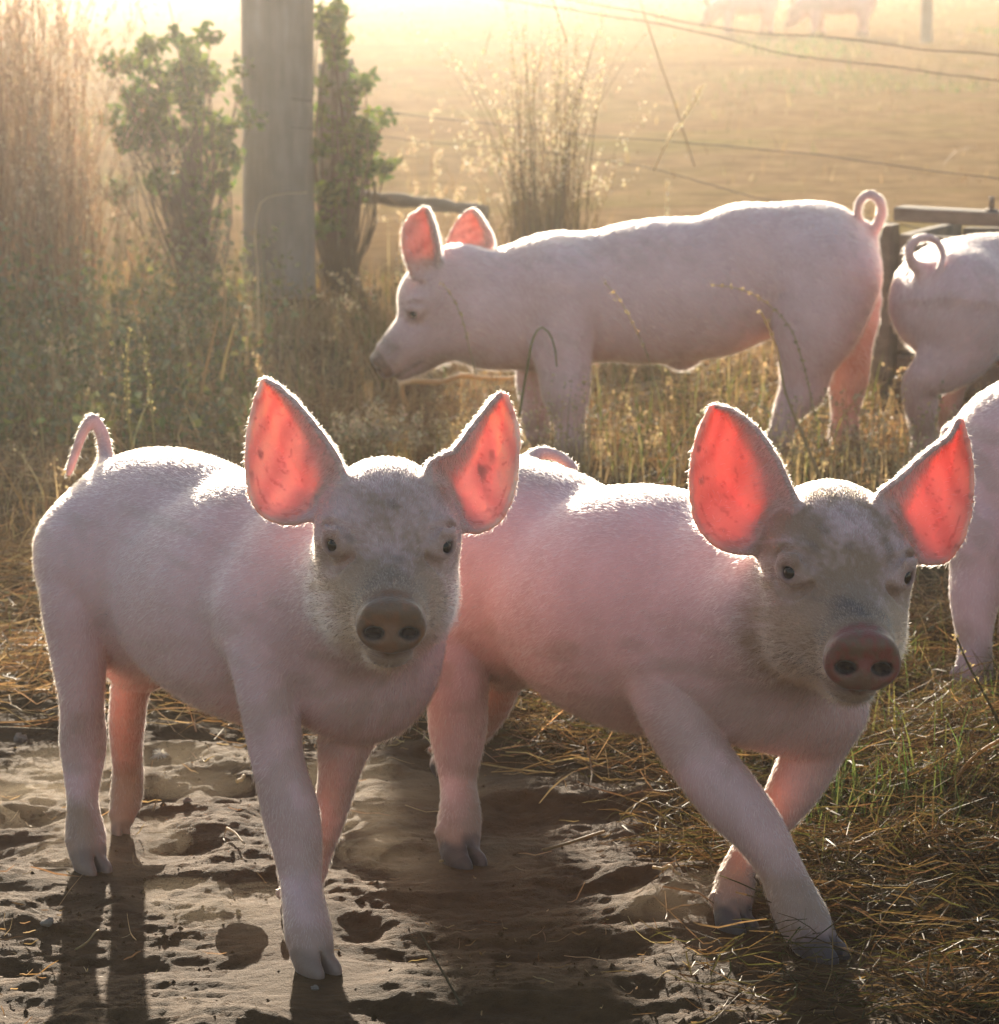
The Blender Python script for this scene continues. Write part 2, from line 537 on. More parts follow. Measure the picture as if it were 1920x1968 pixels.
def add_head(Fd, Hc, R, sc, sn=(0.0305, 0.0232)):
    """R columns: forward, left, up of the head"""
    def P(f, l_, u): return Hc + R@(np.array([f, l_, u])*sc)
    def E(c, r, k, sub=False): Fd.ell(P(*c), np.array(r)*sc, R, k*sc, sub)
    E((-0.015, 0, 0.028), (0.080, 0.0600, 0.056), 0.03)
    E((0.016, 0, 0.018), (0.058, 0.0645, 0.054), 0.016)
    for s in (1, -1):
        E((-0.004, 0.0300*s, -0.030), (0.072, 0.0345, 0.050), 0.016)
        E((0.044, 0.022*s, -0.026), (0.060, 0.027, 0.034), 0.018)
        E((0.046, 0.0455*s, 0.0385), (0.024, 0.014, 0.0095), 0.010)
    Fd.cone(P(-0.02, 0, -0.050), P(0.095, 0, -0.056), 0.038*sc, 0.020*sc, 0.018*sc)
    Fd.cone(P(0.03, 0, -0.006), P(0.122, 0, -0.022), 0.047*sc, 0.032*sc, 0.018*sc)
    # snout plate, tipped a little upwards, with a raised upper rim and a wrinkle behind it
    ca, sa = math.cos(0.02), math.sin(0.02)
    Rs = R@np.array([[ca, 0, -sa], [0, 1, 0], [sa, 0, ca]])
    Fd.disc(P(0.146, 0, -0.0265), Rs, 0.009*sc, sn[0]*sc, sn[1]*sc, 0.0070*sc, 0.009*sc)
    E((0.1520, 0, -0.0095), (0.0055, 0.022, 0.0060), 0.010)
    E((0.1535, 0, -0.0340), (0.0050, 0.008, 0.0100), 0.008)
    for q in (0.126,):
        for s in (1, -1):
            Fd.cone(P(q, 0, 0.0035+0.1*(0.124-q)), P(q-0.004, 0.022*s, -0.012), 0.0022*sc, 0.0018*sc, 0.005*sc, True)
    # mouth and chin
    Fd.ell(P(0.112, 0, -0.058), np.array((0.028, 0.020, 0.011))*sc, R, 0.008*sc)
    for s in (1, -1):
        for a, b in (((0.150, 0.004*s, -0.0520), (0.118, 0.026*s, -0.050)), ((0.118, 0.026*s, -0.050), (0.070, 0.050*s, -0.044))):
            Fd.cone(P(*a), P(*b), 0.0032*sc, 0.0025*sc, 0.005*sc, True)
        Fd.ell(P(0.157, 0.0145*s, -0.0290), np.array((0.015, 0.0090, 0.0052))*sc, Rs, 0.0035*sc, True)
        # eye: lids then the opening
        e = np.array((EYE_C[0], EYE_C[1]*s, EYE_C[2])); o = np.array((EYE_O[0], EYE_O[1]*s, EYE_O[2])); o /= np.linalg.norm(o)
        side = np.cross([0, 0, 1.0], o); side /= np.linalg.norm(side); up = np.cross(o, side)
        Re = R@np.stack([o, side, up], 1)
        Fd.ell(P(*e), np.array((0.0086, 0.0150, 0.0125))*sc, Re, 0.010*sc)
        Fd.ell(P(*(e+o*0.012)), np.array((0.013, 0.0074, 0.0056))*sc, Re, 0.003*sc, True)
        for du, dd, rr in ((-0.0185, 0.0, 0.0026), (0.0180, 0.0, 0.0020)):
            ring = [e+o*(0.004-abs(q)*0.006+dd)+side*q*0.020+up*(du+(0.010*q*q if du < 0 else -0.008*q*q)) for q in (-1, -0.5, 0, 0.5, 1)]
            for q0, q1 in zip(ring[:-1], ring[1:]): Fd.cone(P(*q0), P(*q1), rr*sc, rr*sc, 0.008*sc, True)
def make_pig(name, sp, label, group=None):
    h = np.array([*sp['heading'], 0.0]); h /= np.linalg.norm(h)
    lf = np.array([-h[1], h[0], 0.0])
    Rb = np.stack([h, lf, [0, 0, 1.0]], 1)
    O = np.array([*sp['O'], 0.0])
    vox = sp['vox']
    def B(s, l_, z): return O + Rb@np.array([s, l_, z])
    lw = sp.get('legw', 1.0)
    legs = [dict(pts=px_chain([(a_, b_, c_, d_*lw) for a_, b_, c_, d_ in grounded(L)]) if 'px' in L else [(*B(*q[:3]), q[3]) for q in L['loc']], **L) for L in sp['legs']]
    ends = [np.array(p) for p in [L['pts'][-1] for L in legs]]
    # bounds
    P = [B(s, 0, z) for s, z, *_ in sp['trunk']]
    lo = np.min(P, 0)-0.17; hi = np.max(P, 0)+0.17
    for L in legs:
        q = np.array(L['pts'])[:, :3]; lo = np.minimum(lo, q.min(0)-0.07); hi = np.maximum(hi, q.max(0)+0.07)
    hd = sp['head']
    Hc = np.array(hd['c']); sc = hd['sc']
    f = np.array(hd['f'], float); f /= np.linalg.norm(f)
    upv = np.array([0, 0, 1.0])
    l_ = np.cross(upv, f); l_ /= np.linalg.norm(l_); u_ = np.cross(f, l_)
    ro = hd.get('roll', 0.0)
    l2 = l_*math.cos(ro)+u_*math.sin(ro); u2 = u_*math.cos(ro)-l_*math.sin(ro)
    Rh = np.stack([f, l2, u2], 1)
    for q in (Hc, Hc+f*0.17*sc):
        lo = np.minimum(lo, q-0.11*sc); hi = np.maximum(hi, q+0.11*sc)
    ears = []
    for e in sp['ears']:
        nu, nv = e.get('n', (72, 54))
        A = resample([at(*p) if len(p) == 3 and p[0] > 5 else np.array(p) for p in e['a']], nu)
        Bq = resample([at(*p) if len(p) == 3 and p[0] > 5 else np.array(p) for p in e['b']], nu)
        u = np.linspace(0, 1, nu)[:, None, None]; v = np.linspace(0, 1, nv)[None, :, None]
        X = A[:, None]*(1-v)+Bq[:, None]*v
        cup = np.array(e['cup'])
        X = X + cup*(4*v*(1-v))**0.8*np.sin(np.pi*np.clip(u*0.86+0.10, 0, 1))
        # a few shallow folds running along the ear
        X = X + cup/np.linalg.norm(cup)*0.0018*np.sin(v*15+u*5)*np.sin(np.pi*v)*np.sin(np.pi*u)
        X = X.reshape(-1, 3)
        th = np.broadcast_to(e.get('th', 0.0031)*(1-0.25*u)*(1+0.5*np.exp(-(v/0.18)**2)*0), (nu, nv, 1)).ravel()
        ears.append(dict(P=X, th=th, u=np.broadcast_to(u, (nu, nv, 1)).ravel(), v=(np.broadcast_to(1-v if e.get('flip') else v, (nu, nv, 1)).ravel()), n=-cup/np.linalg.norm(cup)))
        lo = np.minimum(lo, X.min(0)-0.02); hi = np.maximum(hi, X.max(0)+0.02)
    tail = resample(px_chain(sp['tail']) if 'tail' in sp else [(*B(*q[:3]), q[3]) for q in sp['tail_loc']], 26)
    lo = np.minimum(lo, tail[:, :3].min(0)-0.03); hi = np.maximum(hi, tail[:, :3].max(0)+0.03)
    lo -= 0.012; hi += 0.012
    lo[2] = max(lo[2], -0.03)
    # hind quarters
    G1 = Field(lo, hi, vox)
    tr = sp['trunk']
    G1.ell(B(tr[0][0], tr[0][5] if len(tr[0]) > 5 else 0, tr[0][1]), tr[0][2:5], Rb, 0.04)
    G1.ell(B(tr[1][0], 0, tr[1][1]), tr[1][2:5], Rb, 0.05)
    for L in legs:
        if L['part'] == 'hind': G1.chain(joints(resample(L['pts'], len(L['pts'])*3)), 0.003, L.get('k0', 0.05))
    G2 = Field(lo, hi, vox)
    for t in tr[2:4]:
        G2.ell(B(t[0], t[5] if len(t) > 5 else 0, t[1]), t[2:5], Rb, 0.05)
    Ga = G2
    G2 = Field(lo, hi, vox)
    for t in tr[4:]:
        G2.ell(B(t[0], t[5] if len(t) > 5 else 0, t[1]), t[2:5], Rb, 0.05)
    for L in legs:
        if L['part'] == 'front': G2.chain(joints(resample(L['pts'], len(L['pts'])*3)), 0.003, L.get('k0', 0.045))
    nk = sp['neck']
    NB = [B(*q[:3]) for q in nk]
    for a, b, qa, qb in zip(NB[:-1], NB[1:], nk[:-1], nk[1:]):
        G2.cone(a, b, qa[3], qb[3], 0.04)
    G2.cone(NB[-1], Hc-f*0.02*sc, nk[-1][3], 0.056*sc, 0.035)
    G3 = Field(lo, hi, vox)
    add_head(G3, Hc, Rh, sc, hd.get('sn', (0.0305, 0.0232)))
    kj = sp.get('kjowl', 0.016)
    hh = np.maximum(kj-np.abs(G2.D-G3.D), 0)/kj
    G2.D = np.minimum(G2.D, G3.D)-hh*hh*kj*0.25
    ks = sp.get('kshoulder', 0.020)
    hh = np.maximum(ks-np.abs(Ga.D-G2.D), 0)/ks
    G2.D = np.minimum(Ga.D, G2.D)-hh*hh*ks*0.25
    kk = sp.get('kfold', 0.011)
    hh = np.maximum(kk-np.abs(G1.D-G2.D), 0)/kk
    G1.D = np.minimum(G1.D, G2.D)-hh*hh*kk*0.25
    for e in ears: G1.cloud(e['P'], e['th'], 0.012)
    G1.chain(tail, 0.006, 0.03)
    for q in sp.get('extra', []):
        G1.ell(B(*q[0]), q[1], Rb, q[2])
    # hooves
    for L, e in zip(legs, ends):
        td = np.array([*L.get('toe', h[:2]), L.get('toez', -0.25)], float); td /= np.linalg.norm(td)
        sd = np.cross([0, 0, 1.0], td); sd /= np.linalg.norm(sd)
        upd = np.cross(td, sd)
        Rt = np.stack([td, sd, upd], 1)
        r0 = e[3]
        for s in (1, -1):
            G1.ell(e[:3]+td*r0*0.60+sd*s*r0*0.50+np.array([0, 0, -0.002]), (r0*0.92, r0*0.47, r0*0.66), Rt, 0.003)
            G1.ell(e[:3]-td*r0*0.95+sd*s*r0*0.55+np.array([0, 0, r0*0.9]), (r0*0.34, r0*0.30, r0*0.42), Rt, 0.006)
        Rz = np.stack([np.array([td[0], td[1], 0])/np.hypot(td[0], td[1]), sd, [0, 0, 1.0]], 1)
        G1.ell(e[:3]+Rz[:, 0]*r0*1.25+np.array([0, 0, -r0*0.2]), (r0*0.9, r0*0.10+0.0008, r0*1.5), Rz, 0.004, True)
    V, F = G1.mesh()
    N, A = vert_normals(V, F)
    # keep only the body (largest island is everything here); attributes
    n = len(V)
    dH = (V-Hc)@Rh/sc
    ear_m = np.zeros(n); ear_in = np.zeros(n); ear_u = np.zeros(n); ear_v = np.full(n, .5)
    for e in ears:
        m = ((V > e['P'].min(0)-0.01) & (V < e['P'].max(0)+0.01)).all(1)
        ii = np.where(m)[0]
        q = V[ii].astype(np.float32); Pf = e['P'].astype(np.float32)
        for s in range(0, len(ii), 8000):
            d2 = ((q[s:s+8000]**2).sum(1)[:, None]+(Pf**2).sum(1)[None]-2*q[s:s+8000]@Pf.T)
            j = d2.argmin(1); d = np.sqrt(np.maximum(d2[np.arange(len(j)), j], 0))
            near = d < max(0.0065, e['th'].max()+0.0036)
            wgt = near*sstep(0.03, 0.22, e['u'][j])
            k = ii[s:s+8000]
            ear_m[k] = np.maximum(ear_m[k], wgt)
            ear_u[k] = np.where(near, e['u'][j], ear_u[k]); ear_v[k] = np.where(near, e['v'][j], ear_v[k])
            ear_in[k] = np.maximum(ear_in[k], wgt*((N[k]@e['n']) > 0.15))
    r1 = vn(V[:, 0]*23+V[:, 1]*11, V[:, 2]*23+V[:, 1]*7); r2 = vn(V[:, 0]*70+V[:, 1]*40, V[:, 2]*70); r4 = vn(V[:, 0]*260+V[:, 1]*90, V[:, 2]*260+V[:, 1]*60)
    col = np.tile(np.array(sp.get('col', (0.78, 0.47, 0.45))), (n, 1))
    dirt_shade = np.zeros(n)  # hair tint mask: real dirt plus the painted chin shadow
    def lay(c, mk, dt=0.0):
        col[:] = col*(1-mk[:, None])+np.array(c)*mk[:, None]
        if dt: dirt_shade[:] = np.maximum(dirt_shade, dt*mk)
    lat = (V-O)@lf
    # bare pink skin low on belly and far legs, red bounce light painted in
    lay((0.66, 0.34, 0.27), 0.7*sstep(0.26, 0.16, V[:, 2])*sstep(0.09, 0.03, np.abs(lat)))
    for L in legs:
        if L.get('pink'):
            q = np.array(L['pts'])[:, :3]
            d = np.min(np.linalg.norm(V[:, None]-q[None], axis=2), axis=1) if n < 60000 else np.min(np.stack([np.linalg.norm(V-c, axis=1) for c in q]), 0)
            lay((0.66, 0.31, 0.23), 0.7*sstep(0.07, 0.035, d))
    # dusty shins and smudges on the flanks
    r3 = vn(V[:, 0]*9+V[:, 1]*5+3, V[:, 2]*9+V[:, 1]*4)
    lay((0.34, 0.215, 0.135), np.clip(0.75*sstep(0.10, 0.02, V[:, 2])+1.2*r1*sstep(0.20, 0.05, V[:, 2]), 0, 0.8), 0.9)
    lay((0.42, 0.28, 0.19), np.clip(1.3*(r3+0.6*r2-0.10), 0, sp.get('smudge', 0.34)), 0.9)
    hoof = np.zeros(n)
    for L, e in zip(legs, ends):
        d = np.linalg.norm(V-(e[:3]+np.array([0, 0, -0.006])+h*0.01), axis=1)
        mk = sstep(e[3]*1.9, e[3]*1.5, d)*sstep(e[2]+0.024, e[2]+0.008, V[:, 2]+0.012*r2)
        hoof = np.maximum(hoof, mk)
    lay(sp.get('hoofcol', (0.27, 0.175, 0.13)), hoof*0.9)
    # head: pink round the eyes, dusty muzzle, snout plate
    hm = sstep(0.10, 0.075, np.abs(dH[:, 1]))*sstep(0.125, 0.100, np.abs(dH[:, 2]))*sstep(-0.035, 0.025, dH[:, 0]+0.03*r1)*sstep(0.20, 0.185, dH[:, 0])*(1-ear_m)
    dust = sp.get('dust', 0.55)
    lay((0.30, 0.170, 0.090), np.clip(hm*dust*(0.58+0.7*r3+0.7*r1+0.25*r2+0.45*r4+0.85*sstep(0.055, 0.12, dH[:, 0])*(0.8+0.9*r1)+0.30*sstep(0.05, 0.09, dH[:, 2]+0.5*r1*0.05)), 0, 0.92), 1.0)
    lay((0.17, 0.105, 0.07), np.clip(hm*dust*np.exp(-((dH[:, 0]-0.122)/0.014)**2)*sstep(-0.04, -0.010, dH[:, 2])*(0.9+r2), 0, 0.85), 1.0)
    lay((0.14, 0.09, 0.08), np.clip(hm*dust*5*(r2-0.30)*sstep(0.03, 0.08, dH[:, 0]), 0, 0.6), 0.9)
    lay((0.30, 0.17, 0.12), hm*0.75*sstep(-0.045, -0.070, dH[:, 2])*sstep(0.02, 0.08, dH[:, 0]), 0.9)  # chin shadow painted as a darker tone below the mouth
    de = np.minimum(np.linalg.norm(dH-np.array(EYE_C), axis=1), np.linalg.norm(dH-np.array((EYE_C[0], -EYE_C[1], EYE_C[2])), axis=1))
    lay((0.50, 0.30, 0.24), hm*0.45*sstep(0.034, 0.014, de))
    lay((0.16, 0.08, 0.07), hm*sstep(0.0108, 0.0085, de))
    mo = hm*sstep(-0.0475, -0.050, dH[:, 2])*sstep(-0.058, -0.054, dH[:, 2])*sstep(0.075, 0.10, dH[:, 0])
    lay((0.22, 0.12, 0.09), mo*0.8)
    nose = hm*sstep(0.1365, 0.1405, dH[:, 0])*(dH[:, 2] > -0.0545)
    lay(sp.get('nosecol', (0.40, 0.20, 0.14)), nose*0.95)
    lay((0.20, 0.11, 0.065), np.clip(nose*(0.40+1.6*r2+1.4*r4+1.0*r1+8*np.clip(-0.03-dH[:, 2], 0, 0.03)), 0, 0.88))  # mottled dirt, with shade painted over the lower half of the plate
    dn = np.minimum(np.hypot((dH[:, 1]-0.0145)*0.75, dH[:, 2]+0.0285), np.hypot((dH[:, 1]+0.0145)*0.75, dH[:, 2]+0.0285))
    lay((0.05, 0.025, 0.02), hm*(dH[:, 0] > 0.130)*sstep(0.0090, 0.0065, dn)*sstep(0.1560, 0.1530, dH[:, 0]))
    # ears
    lay((0.78, 0.42, 0.36), ear_m*0.8)
    lay(sp.get('earcol', (0.95, 0.45, 0.33)), ear_in*0.9)
    ridge_shade = 0.5+0.5*np.sin(ear_u*24-ear_v*10+5*r1)  # light and dark sides of the ear ridges, painted as bands
    lay((0.60, 0.16, 0.12), ear_in*0.38*ridge_shade**1.5)
    lay((0.20, 0.09, 0.07), np.clip(ear_in*7.0*(r2-0.405), 0, 0.9))
    lay((0.50, 0.34, 0.28), ear_in*np.maximum(sstep(0.80, 0.97, ear_v)*0.6, sstep(0.34, 0.12, ear_u)*0.8))
    veins = sstep(0.035, 0.005, np.abs(vn(ear_u*7+ear_v*3+2, ear_v*9)))
    lay((0.42, 0.09, 0.07), ear_in*0.40*veins)
    fold = ear_in*sstep(0.56, 0.92, ear_v+0.30*(0.45-ear_u))
    lay((0.52, 0.36, 0.31), fold*0.85)
    ear_in = ear_in*(1-0.8*fold); ear_m2 = ear_m*(1-0.55*fold)
    wet = nose*0.8+hoof*0.3
    base = np.array([O[0]+h[0]*0.18, O[1]+h[1]*0.18, 0.0])
    body = mesh_obj(name, V, F, M_SKIN, None, base, True, col, {'ear': ear_m2*0.92, 'wet': wet})
    tag(body, label, 'pig', group)
    # eyes
    for s in (1, -1):
        e = np.array((EYE_C[0], EYE_C[1]*s, EYE_C[2])); o = np.array((EYE_O[0], EYE_O[1]*s, EYE_O[2]))
        c = Hc+Rh@((e-o*0.0006)*sc)
        vs, fs = sphere(c, 0.0086*sc, 16, 12)
        mesh_obj('eye', vs, fs, M_EYE, body, c)
    # coat
    nh = sp.get('hairs', 0)
    if nh:
        rng = np.random.default_rng(sp.get('seed', 1))
        bare = np.clip(nose*1.0+hoof*1.2+0.8*sstep(0.03, 0.018, V[:, 2])+sstep(0.0140, 0.0110, de)*hm+mo, 0, 1)
        dens = A*(1-np.clip(np.mean(bare[F], 1), 0, 1))*(1-0.93*np.mean(ear_in[F], 1))*(1+1.2*np.mean(hm[F], 1))*(1+3.0*np.mean((ear_m*(1-ear_in))[F], 1))
        fi = rng.choice(len(F), nh, p=dens/dens.sum())
        bw = rng.random((nh, 2)); q = F[fi]
        a, b = bw[:, :1], bw[:, 1:]
        def lerp(Z): return (Z[q[:, 0]]*(1-a)+Z[q[:, 1]]*a)*(1-b)+(Z[q[:, 3]]*(1-a)+Z[q[:, 2]]*a)*b
        X = lerp(V); NN = lerp(N); NN /= np.linalg.norm(NN, axis=1)[:, None]+1e-9
        hx = lerp(hm[:, None])[:, 0]; ex = lerp(ear_m[:, None])[:, 0]; exi = lerp(ear_in[:, None])[:, 0]
        g = -h*0.9+np.array([0, 0, -0.55])
        comb = np.tile(g, (nh, 1))
        hc = -f*1.0+np.array([0, 0, -0.05])
        comb = comb*(1-hx[:, None])+hc*hx[:, None]
        legw = sstep(0.20, 0.13, X[:, 2])[:, None]
        comb = comb*(1-legw)+np.array([0, 0, -1.0])*legw
        comb = comb+rng.normal(0, 0.22, (nh, 3))
        tang = comb-NN*(comb*NN).sum(1)[:, None]
        tang /= np.linalg.norm(tang, axis=1)[:, None]+1e-9
        clump = vn(X[:, 0]*60+X[:, 1]*37, X[:, 2]*60+X[:, 1]*23)
        lift = np.clip(rng.normal(0.30, 0.14, nh)+0.2*ex+0.2*clump, 0.08, 1.1)[:, None]
        Lh = (rng.uniform(0.0032, 0.0078, nh)*(1-0.3*legw[:, 0])*(1-0.40*hx)*(1-0.15*ex))*sp.get('hlen', 1.0)
        hz = ((X-Hc)@Rh/sc)[:, 2]; chin = (hx > .5) & (hz < -0.015)
        cw = sstep(0.0, -0.05, hz)*(hx > .5)
        Lh = Lh*(1+2.6*cw*rng.random(nh)**1.5); lift = lift+0.55*cw[:, None]*rng.random((nh, 1))
        low = (X[:, 2] < 0.26) & (NN[:, 2] < -0.2) & (hx < .5)
        Lh = np.where(low, Lh*1.4, Lh)
        npt = 4
        t = np.linspace(0, 1, npt)
        Pn = X[:, None]+Lh[:, None, None]*(tang[:, None]*(np.cos(lift)[:, None]*t[None, :, None]) + NN[:, None]*(np.sin(lift)[:, None]*(t-0.35*t*t)[None, :, None]*1.3)
             + np.array([0, 0, -0.12])*(t*t)[None, :, None])
        Pn = Pn - base
        hc_ = bpy.data.hair_curves.new('coat')
        hc_.add_curves([npt]*nh)
        hc_.attributes['position'].data.foreach_set('vector', Pn.astype(np.float32).ravel())
        rad = np.tile((sp.get('hrad', 0.00011)*np.array([1.0, 0.9, 0.7, 0.3])), nh)
        ra = hc_.attributes.get('radius') or hc_.attributes.new('radius', 'FLOAT', 'POINT')
        ra.data.foreach_set('value', rad.astype(np.float32))
        dq = lerp(dirt_shade[:, None])[:, 0]
        tc = np.ones((nh, 4), dtype=np.float32)
        tc[:, :3] = (np.array((0.90, 0.73, 0.69))*(1-dq[:, None])+np.array((0.30, 0.165, 0.080))*dq[:, None])*rng.uniform(0.85, 1.05, (nh, 1))
        ta_ = hc_.attributes.new('tint', 'FLOAT_COLOR', 'CURVE')
        ta_.data.foreach_set('color', tc.ravel())
        hc_.materials.append(M_COAT)
        co = bpy.data.objects.new('coat', hc_)
        COL.objects.link(co); co.parent = body
        tag(co, kind='stuff')
    print('pig', label[:30], len(V), 'verts', round(time.time()-T0, 1))
    return body
def sphere(c, r, nu=12, nv=8):
    V = []; F = []
    r = np.broadcast_to(np.asarray(r, float), (3,))
    for i in range(nv+1):
        th = math.pi*i/nv
        for j in range(nu):
            ph = 2*math.pi*j/nu
            V.append(np.asarray(c)+r*np.array([math.sin(th)*math.cos(ph), math.sin(th)*math.sin(ph), math.cos(th)]))
    for i in range(nv):
        for j in range(nu):
            F.append((i*nu+j, (i+1)*nu+j, (i+1)*nu+(j+1) % nu, i*nu+(j+1) % nu))
    return V, F

PIG1 = dict(O=(-0.350, 3.34), heading=(0.61, -0.79), vox=0.0026, hairs=110000, seed=1, legw=0.91, dust=0.95,
    trunk=[(0.0, 0.300, 0.118, 0.104, 0.114), (0.09, 0.305, 0.12, 0.094, 0.108),
           (0.15, 0.290, 0.150, 0.116, 0.114), (0.23, 0.294, 0.120, 0.108, 0.114), (0.31, 0.308, 0.104, 0.098, 0.106), (0.355, 0.275, 0.070, 0.074, 0.088)],
    neck=[(0.33, -0.01, 0.322, 0.080), (0.44, -0.038, 0.345, 0.061)],
    head=dict(c=at(743, 1069, 2.92), f=(0.065, -1.0, -0.055), roll=-0.03, sc=1.0, sn=(0.0298, 0.0222)),
    legs=[dict(part='hind', px=[(150, 1060, 3.30, 170), (145, 1150, 3.28, 150), (150, 1245, 3.28, 122), (157, 1350, 3.29, 93), (160, 1440, 3.31, 90), (159, 1550, 3.30, 74), (166, 1620, 3.30, 82), (172, 1657, 3.29, 74)]),
          dict(part='hind', pink=1, toez=-0.9, px=[(268, 1250, 3.34, 120), (250, 1330, 3.36, 80), (243, 1434, 3.40, 68), (246, 1490, 3.42, 72), (240, 1550, 3.42, 60), (230, 1592, 3.41, 40)]),
          dict(part='front', px=[(490, 1180, 3.05, 170), (510, 1290, 3.02, 140), (522, 1380, 3.02, 124), (533, 1460, 3.02, 112), (556, 1550, 3.02, 112), (570, 1620, 3.02, 106), (578, 1690, 3.015, 100), (586, 1750, 3.0, 96), (597, 1815, 2.99, 96), (603, 1848, 2.985, 90)]),
          dict(part='front', px=[(725, 1300, 3.06, 150), (665, 1420, 3.08, 120), (648, 1505, 3.10, 76), (628, 1590, 3.12, 66), (595, 1690, 3.15, 60), (565, 1750, 3.16, 62)])],
    ears=[dict(a=[(610, 985, 2.93), (575, 1003, 2.93), (540, 1003, 2.93), (508, 990, 2.93), (486, 962, 2.93), (475, 905, 2.935), (476, 840, 2.945), (487, 785, 2.955), (504, 733, 2.965)],
               b=[(650, 958, 2.90), (660, 925, 2.90), (655, 897, 2.905), (640, 868, 2.91), (618, 835, 2.92), (592, 802, 2.93), (562, 768, 2.945), (535, 745, 2.955), (512, 730, 2.965)], cup=(0.006, 0.032, 0.0)),
          dict(a=[(838, 955, 2.90), (824, 920, 2.90), (826, 893, 2.905), (845, 880, 2.91), (872, 868, 2.92), (896, 838, 2.93), (920, 806, 2.945), (942, 779, 2.955), (961, 758, 2.965)],
               b=[(878, 988, 2.93), (888, 1010, 2.93), (908, 1021, 2.93), (935, 1016, 2.93), (958, 1000, 2.93), (980, 962, 2.935), (994, 890, 2.945), (995, 830, 2.955), (974, 762, 2.965)], flip=1, cup=(-0.006, 0.030, 0.0))],
    tail=[(200, 905, 3.40, 26), (203, 872, 3.43, 20), (194, 828, 3.44, 17), (177, 805, 3.44, 15), (164, 822, 3.44, 13), (148, 862, 3.44, 11), (131, 912, 3.44, 9)],
    nosecol=(0.27, 0.115, 0.055), earcol=(1.0, 0.68, 0.54))
PIG2 = dict(O=(0.0, 3.393), heading=(0.66, -0.75), vox=0.0026, hairs=110000, seed=2, legw=0.90, dust=1.05,
    trunk=[(0.0, 0.285, 0.118, 0.104, 0.112), (0.09, 0.285, 0.12, 0.094, 0.106),
           (0.185, 0.272, 0.150, 0.118, 0.116), (0.26, 0.275, 0.125, 0.110, 0.112), (0.34, 0.278, 0.106, 0.100, 0.106), (0.40, 0.258, 0.072, 0.078, 0.088)],
    neck=[(0.36, -0.01, 0.292, 0.082), (0.46, -0.042, 0.315, 0.068)],
    head=dict(c=at(1600, 1122, 2.96), f=(0.085, -1.0, -0.07), roll=-0.06, sc=1.06, sn=(0.0318, 0.0248)),
    legs=[dict(part='hind', px=[(860, 1120, 3.36, 190), (868, 1230, 3.34, 165), (878, 1334, 3.34, 134), (880, 1434, 3.36, 104), (880, 1495, 3.37, 88), (884, 1550, 3.36, 90), (882, 1611, 3.36, 90), (884, 1642, 3.355, 84)]),
          dict(part='hind', air=1, pink=1, toez=-0.9, px=[(985, 1240, 3.40, 130), (955, 1320, 3.44, 92), (920, 1400, 3.50, 66), (880, 1440, 3.56, 56), (845, 1470, 3.60, 44)]),
          dict(part='front', toe=(0.75, -0.66), px=[(1275, 1250, 3.12, 190), (1295, 1350, 3.09, 170), (1335, 1440, 3.08, 144), (1400, 1530, 3.07, 126), (1458, 1598, 3.07, 114), (1500, 1670, 3.065, 108), (1530, 1740, 3.055, 108), (1558, 1795, 3.05, 104), (1574, 1820, 3.045, 94)]),
          dict(part='front', px=[(1590, 1370, 3.10, 160), (1550, 1470, 3.12, 118), (1490, 1570, 3.13, 88), (1430, 1650, 3.14, 76), (1410, 1710, 3.13, 84), (1408, 1768, 3.12, 80)])],
    ears=[dict(a=[(1470, 1045, 2.96), (1435, 1062, 2.96), (1400, 1058, 2.96), (1362, 1035, 2.96), (1338, 1000, 2.965), (1329, 940, 2.97), (1332, 880, 2.98), (1345, 830, 2.99), (1366, 784, 3.0)],
               b=[(1525, 1015, 2.93), (1535, 985, 2.93), (1527, 955, 2.935), (1512, 922, 2.94), (1495, 885, 2.95), (1470, 845, 2.96), (1440, 812, 2.975), (1405, 788, 2.99), (1378, 780, 3.0)], cup=(0.006, 0.034, 0.0)),
          dict(a=[(1705, 1010, 2.93), (1693, 980, 2.93), (1690, 953, 2.935), (1705, 938, 2.94), (1730, 920, 2.95), (1762, 890, 2.965), (1795, 862, 2.98), (1825, 840, 2.99), (1842, 809, 3.0)],
               b=[(1745, 1050, 2.96), (1758, 1072, 2.96), (1780, 1082, 2.96), (1815, 1078, 2.96), (1838, 1055, 2.96), (1858, 1010, 2.965), (1868, 940, 2.98), (1864, 870, 2.99), (1850, 810, 3.0)], flip=1, cup=(-0.006, 0.030, 0.0))],
    tail=[(1010, 905, 3.43, 26), (1022, 880, 3.45, 17), (1042, 870, 3.46, 14), (1070, 876, 3.46, 13), (1094, 891, 3.45, 11), (1106, 908, 3.44, 9)],
    nosecol=(0.27, 0.062, 0.045), hoofcol=(0.07, 0.055, 0.055))
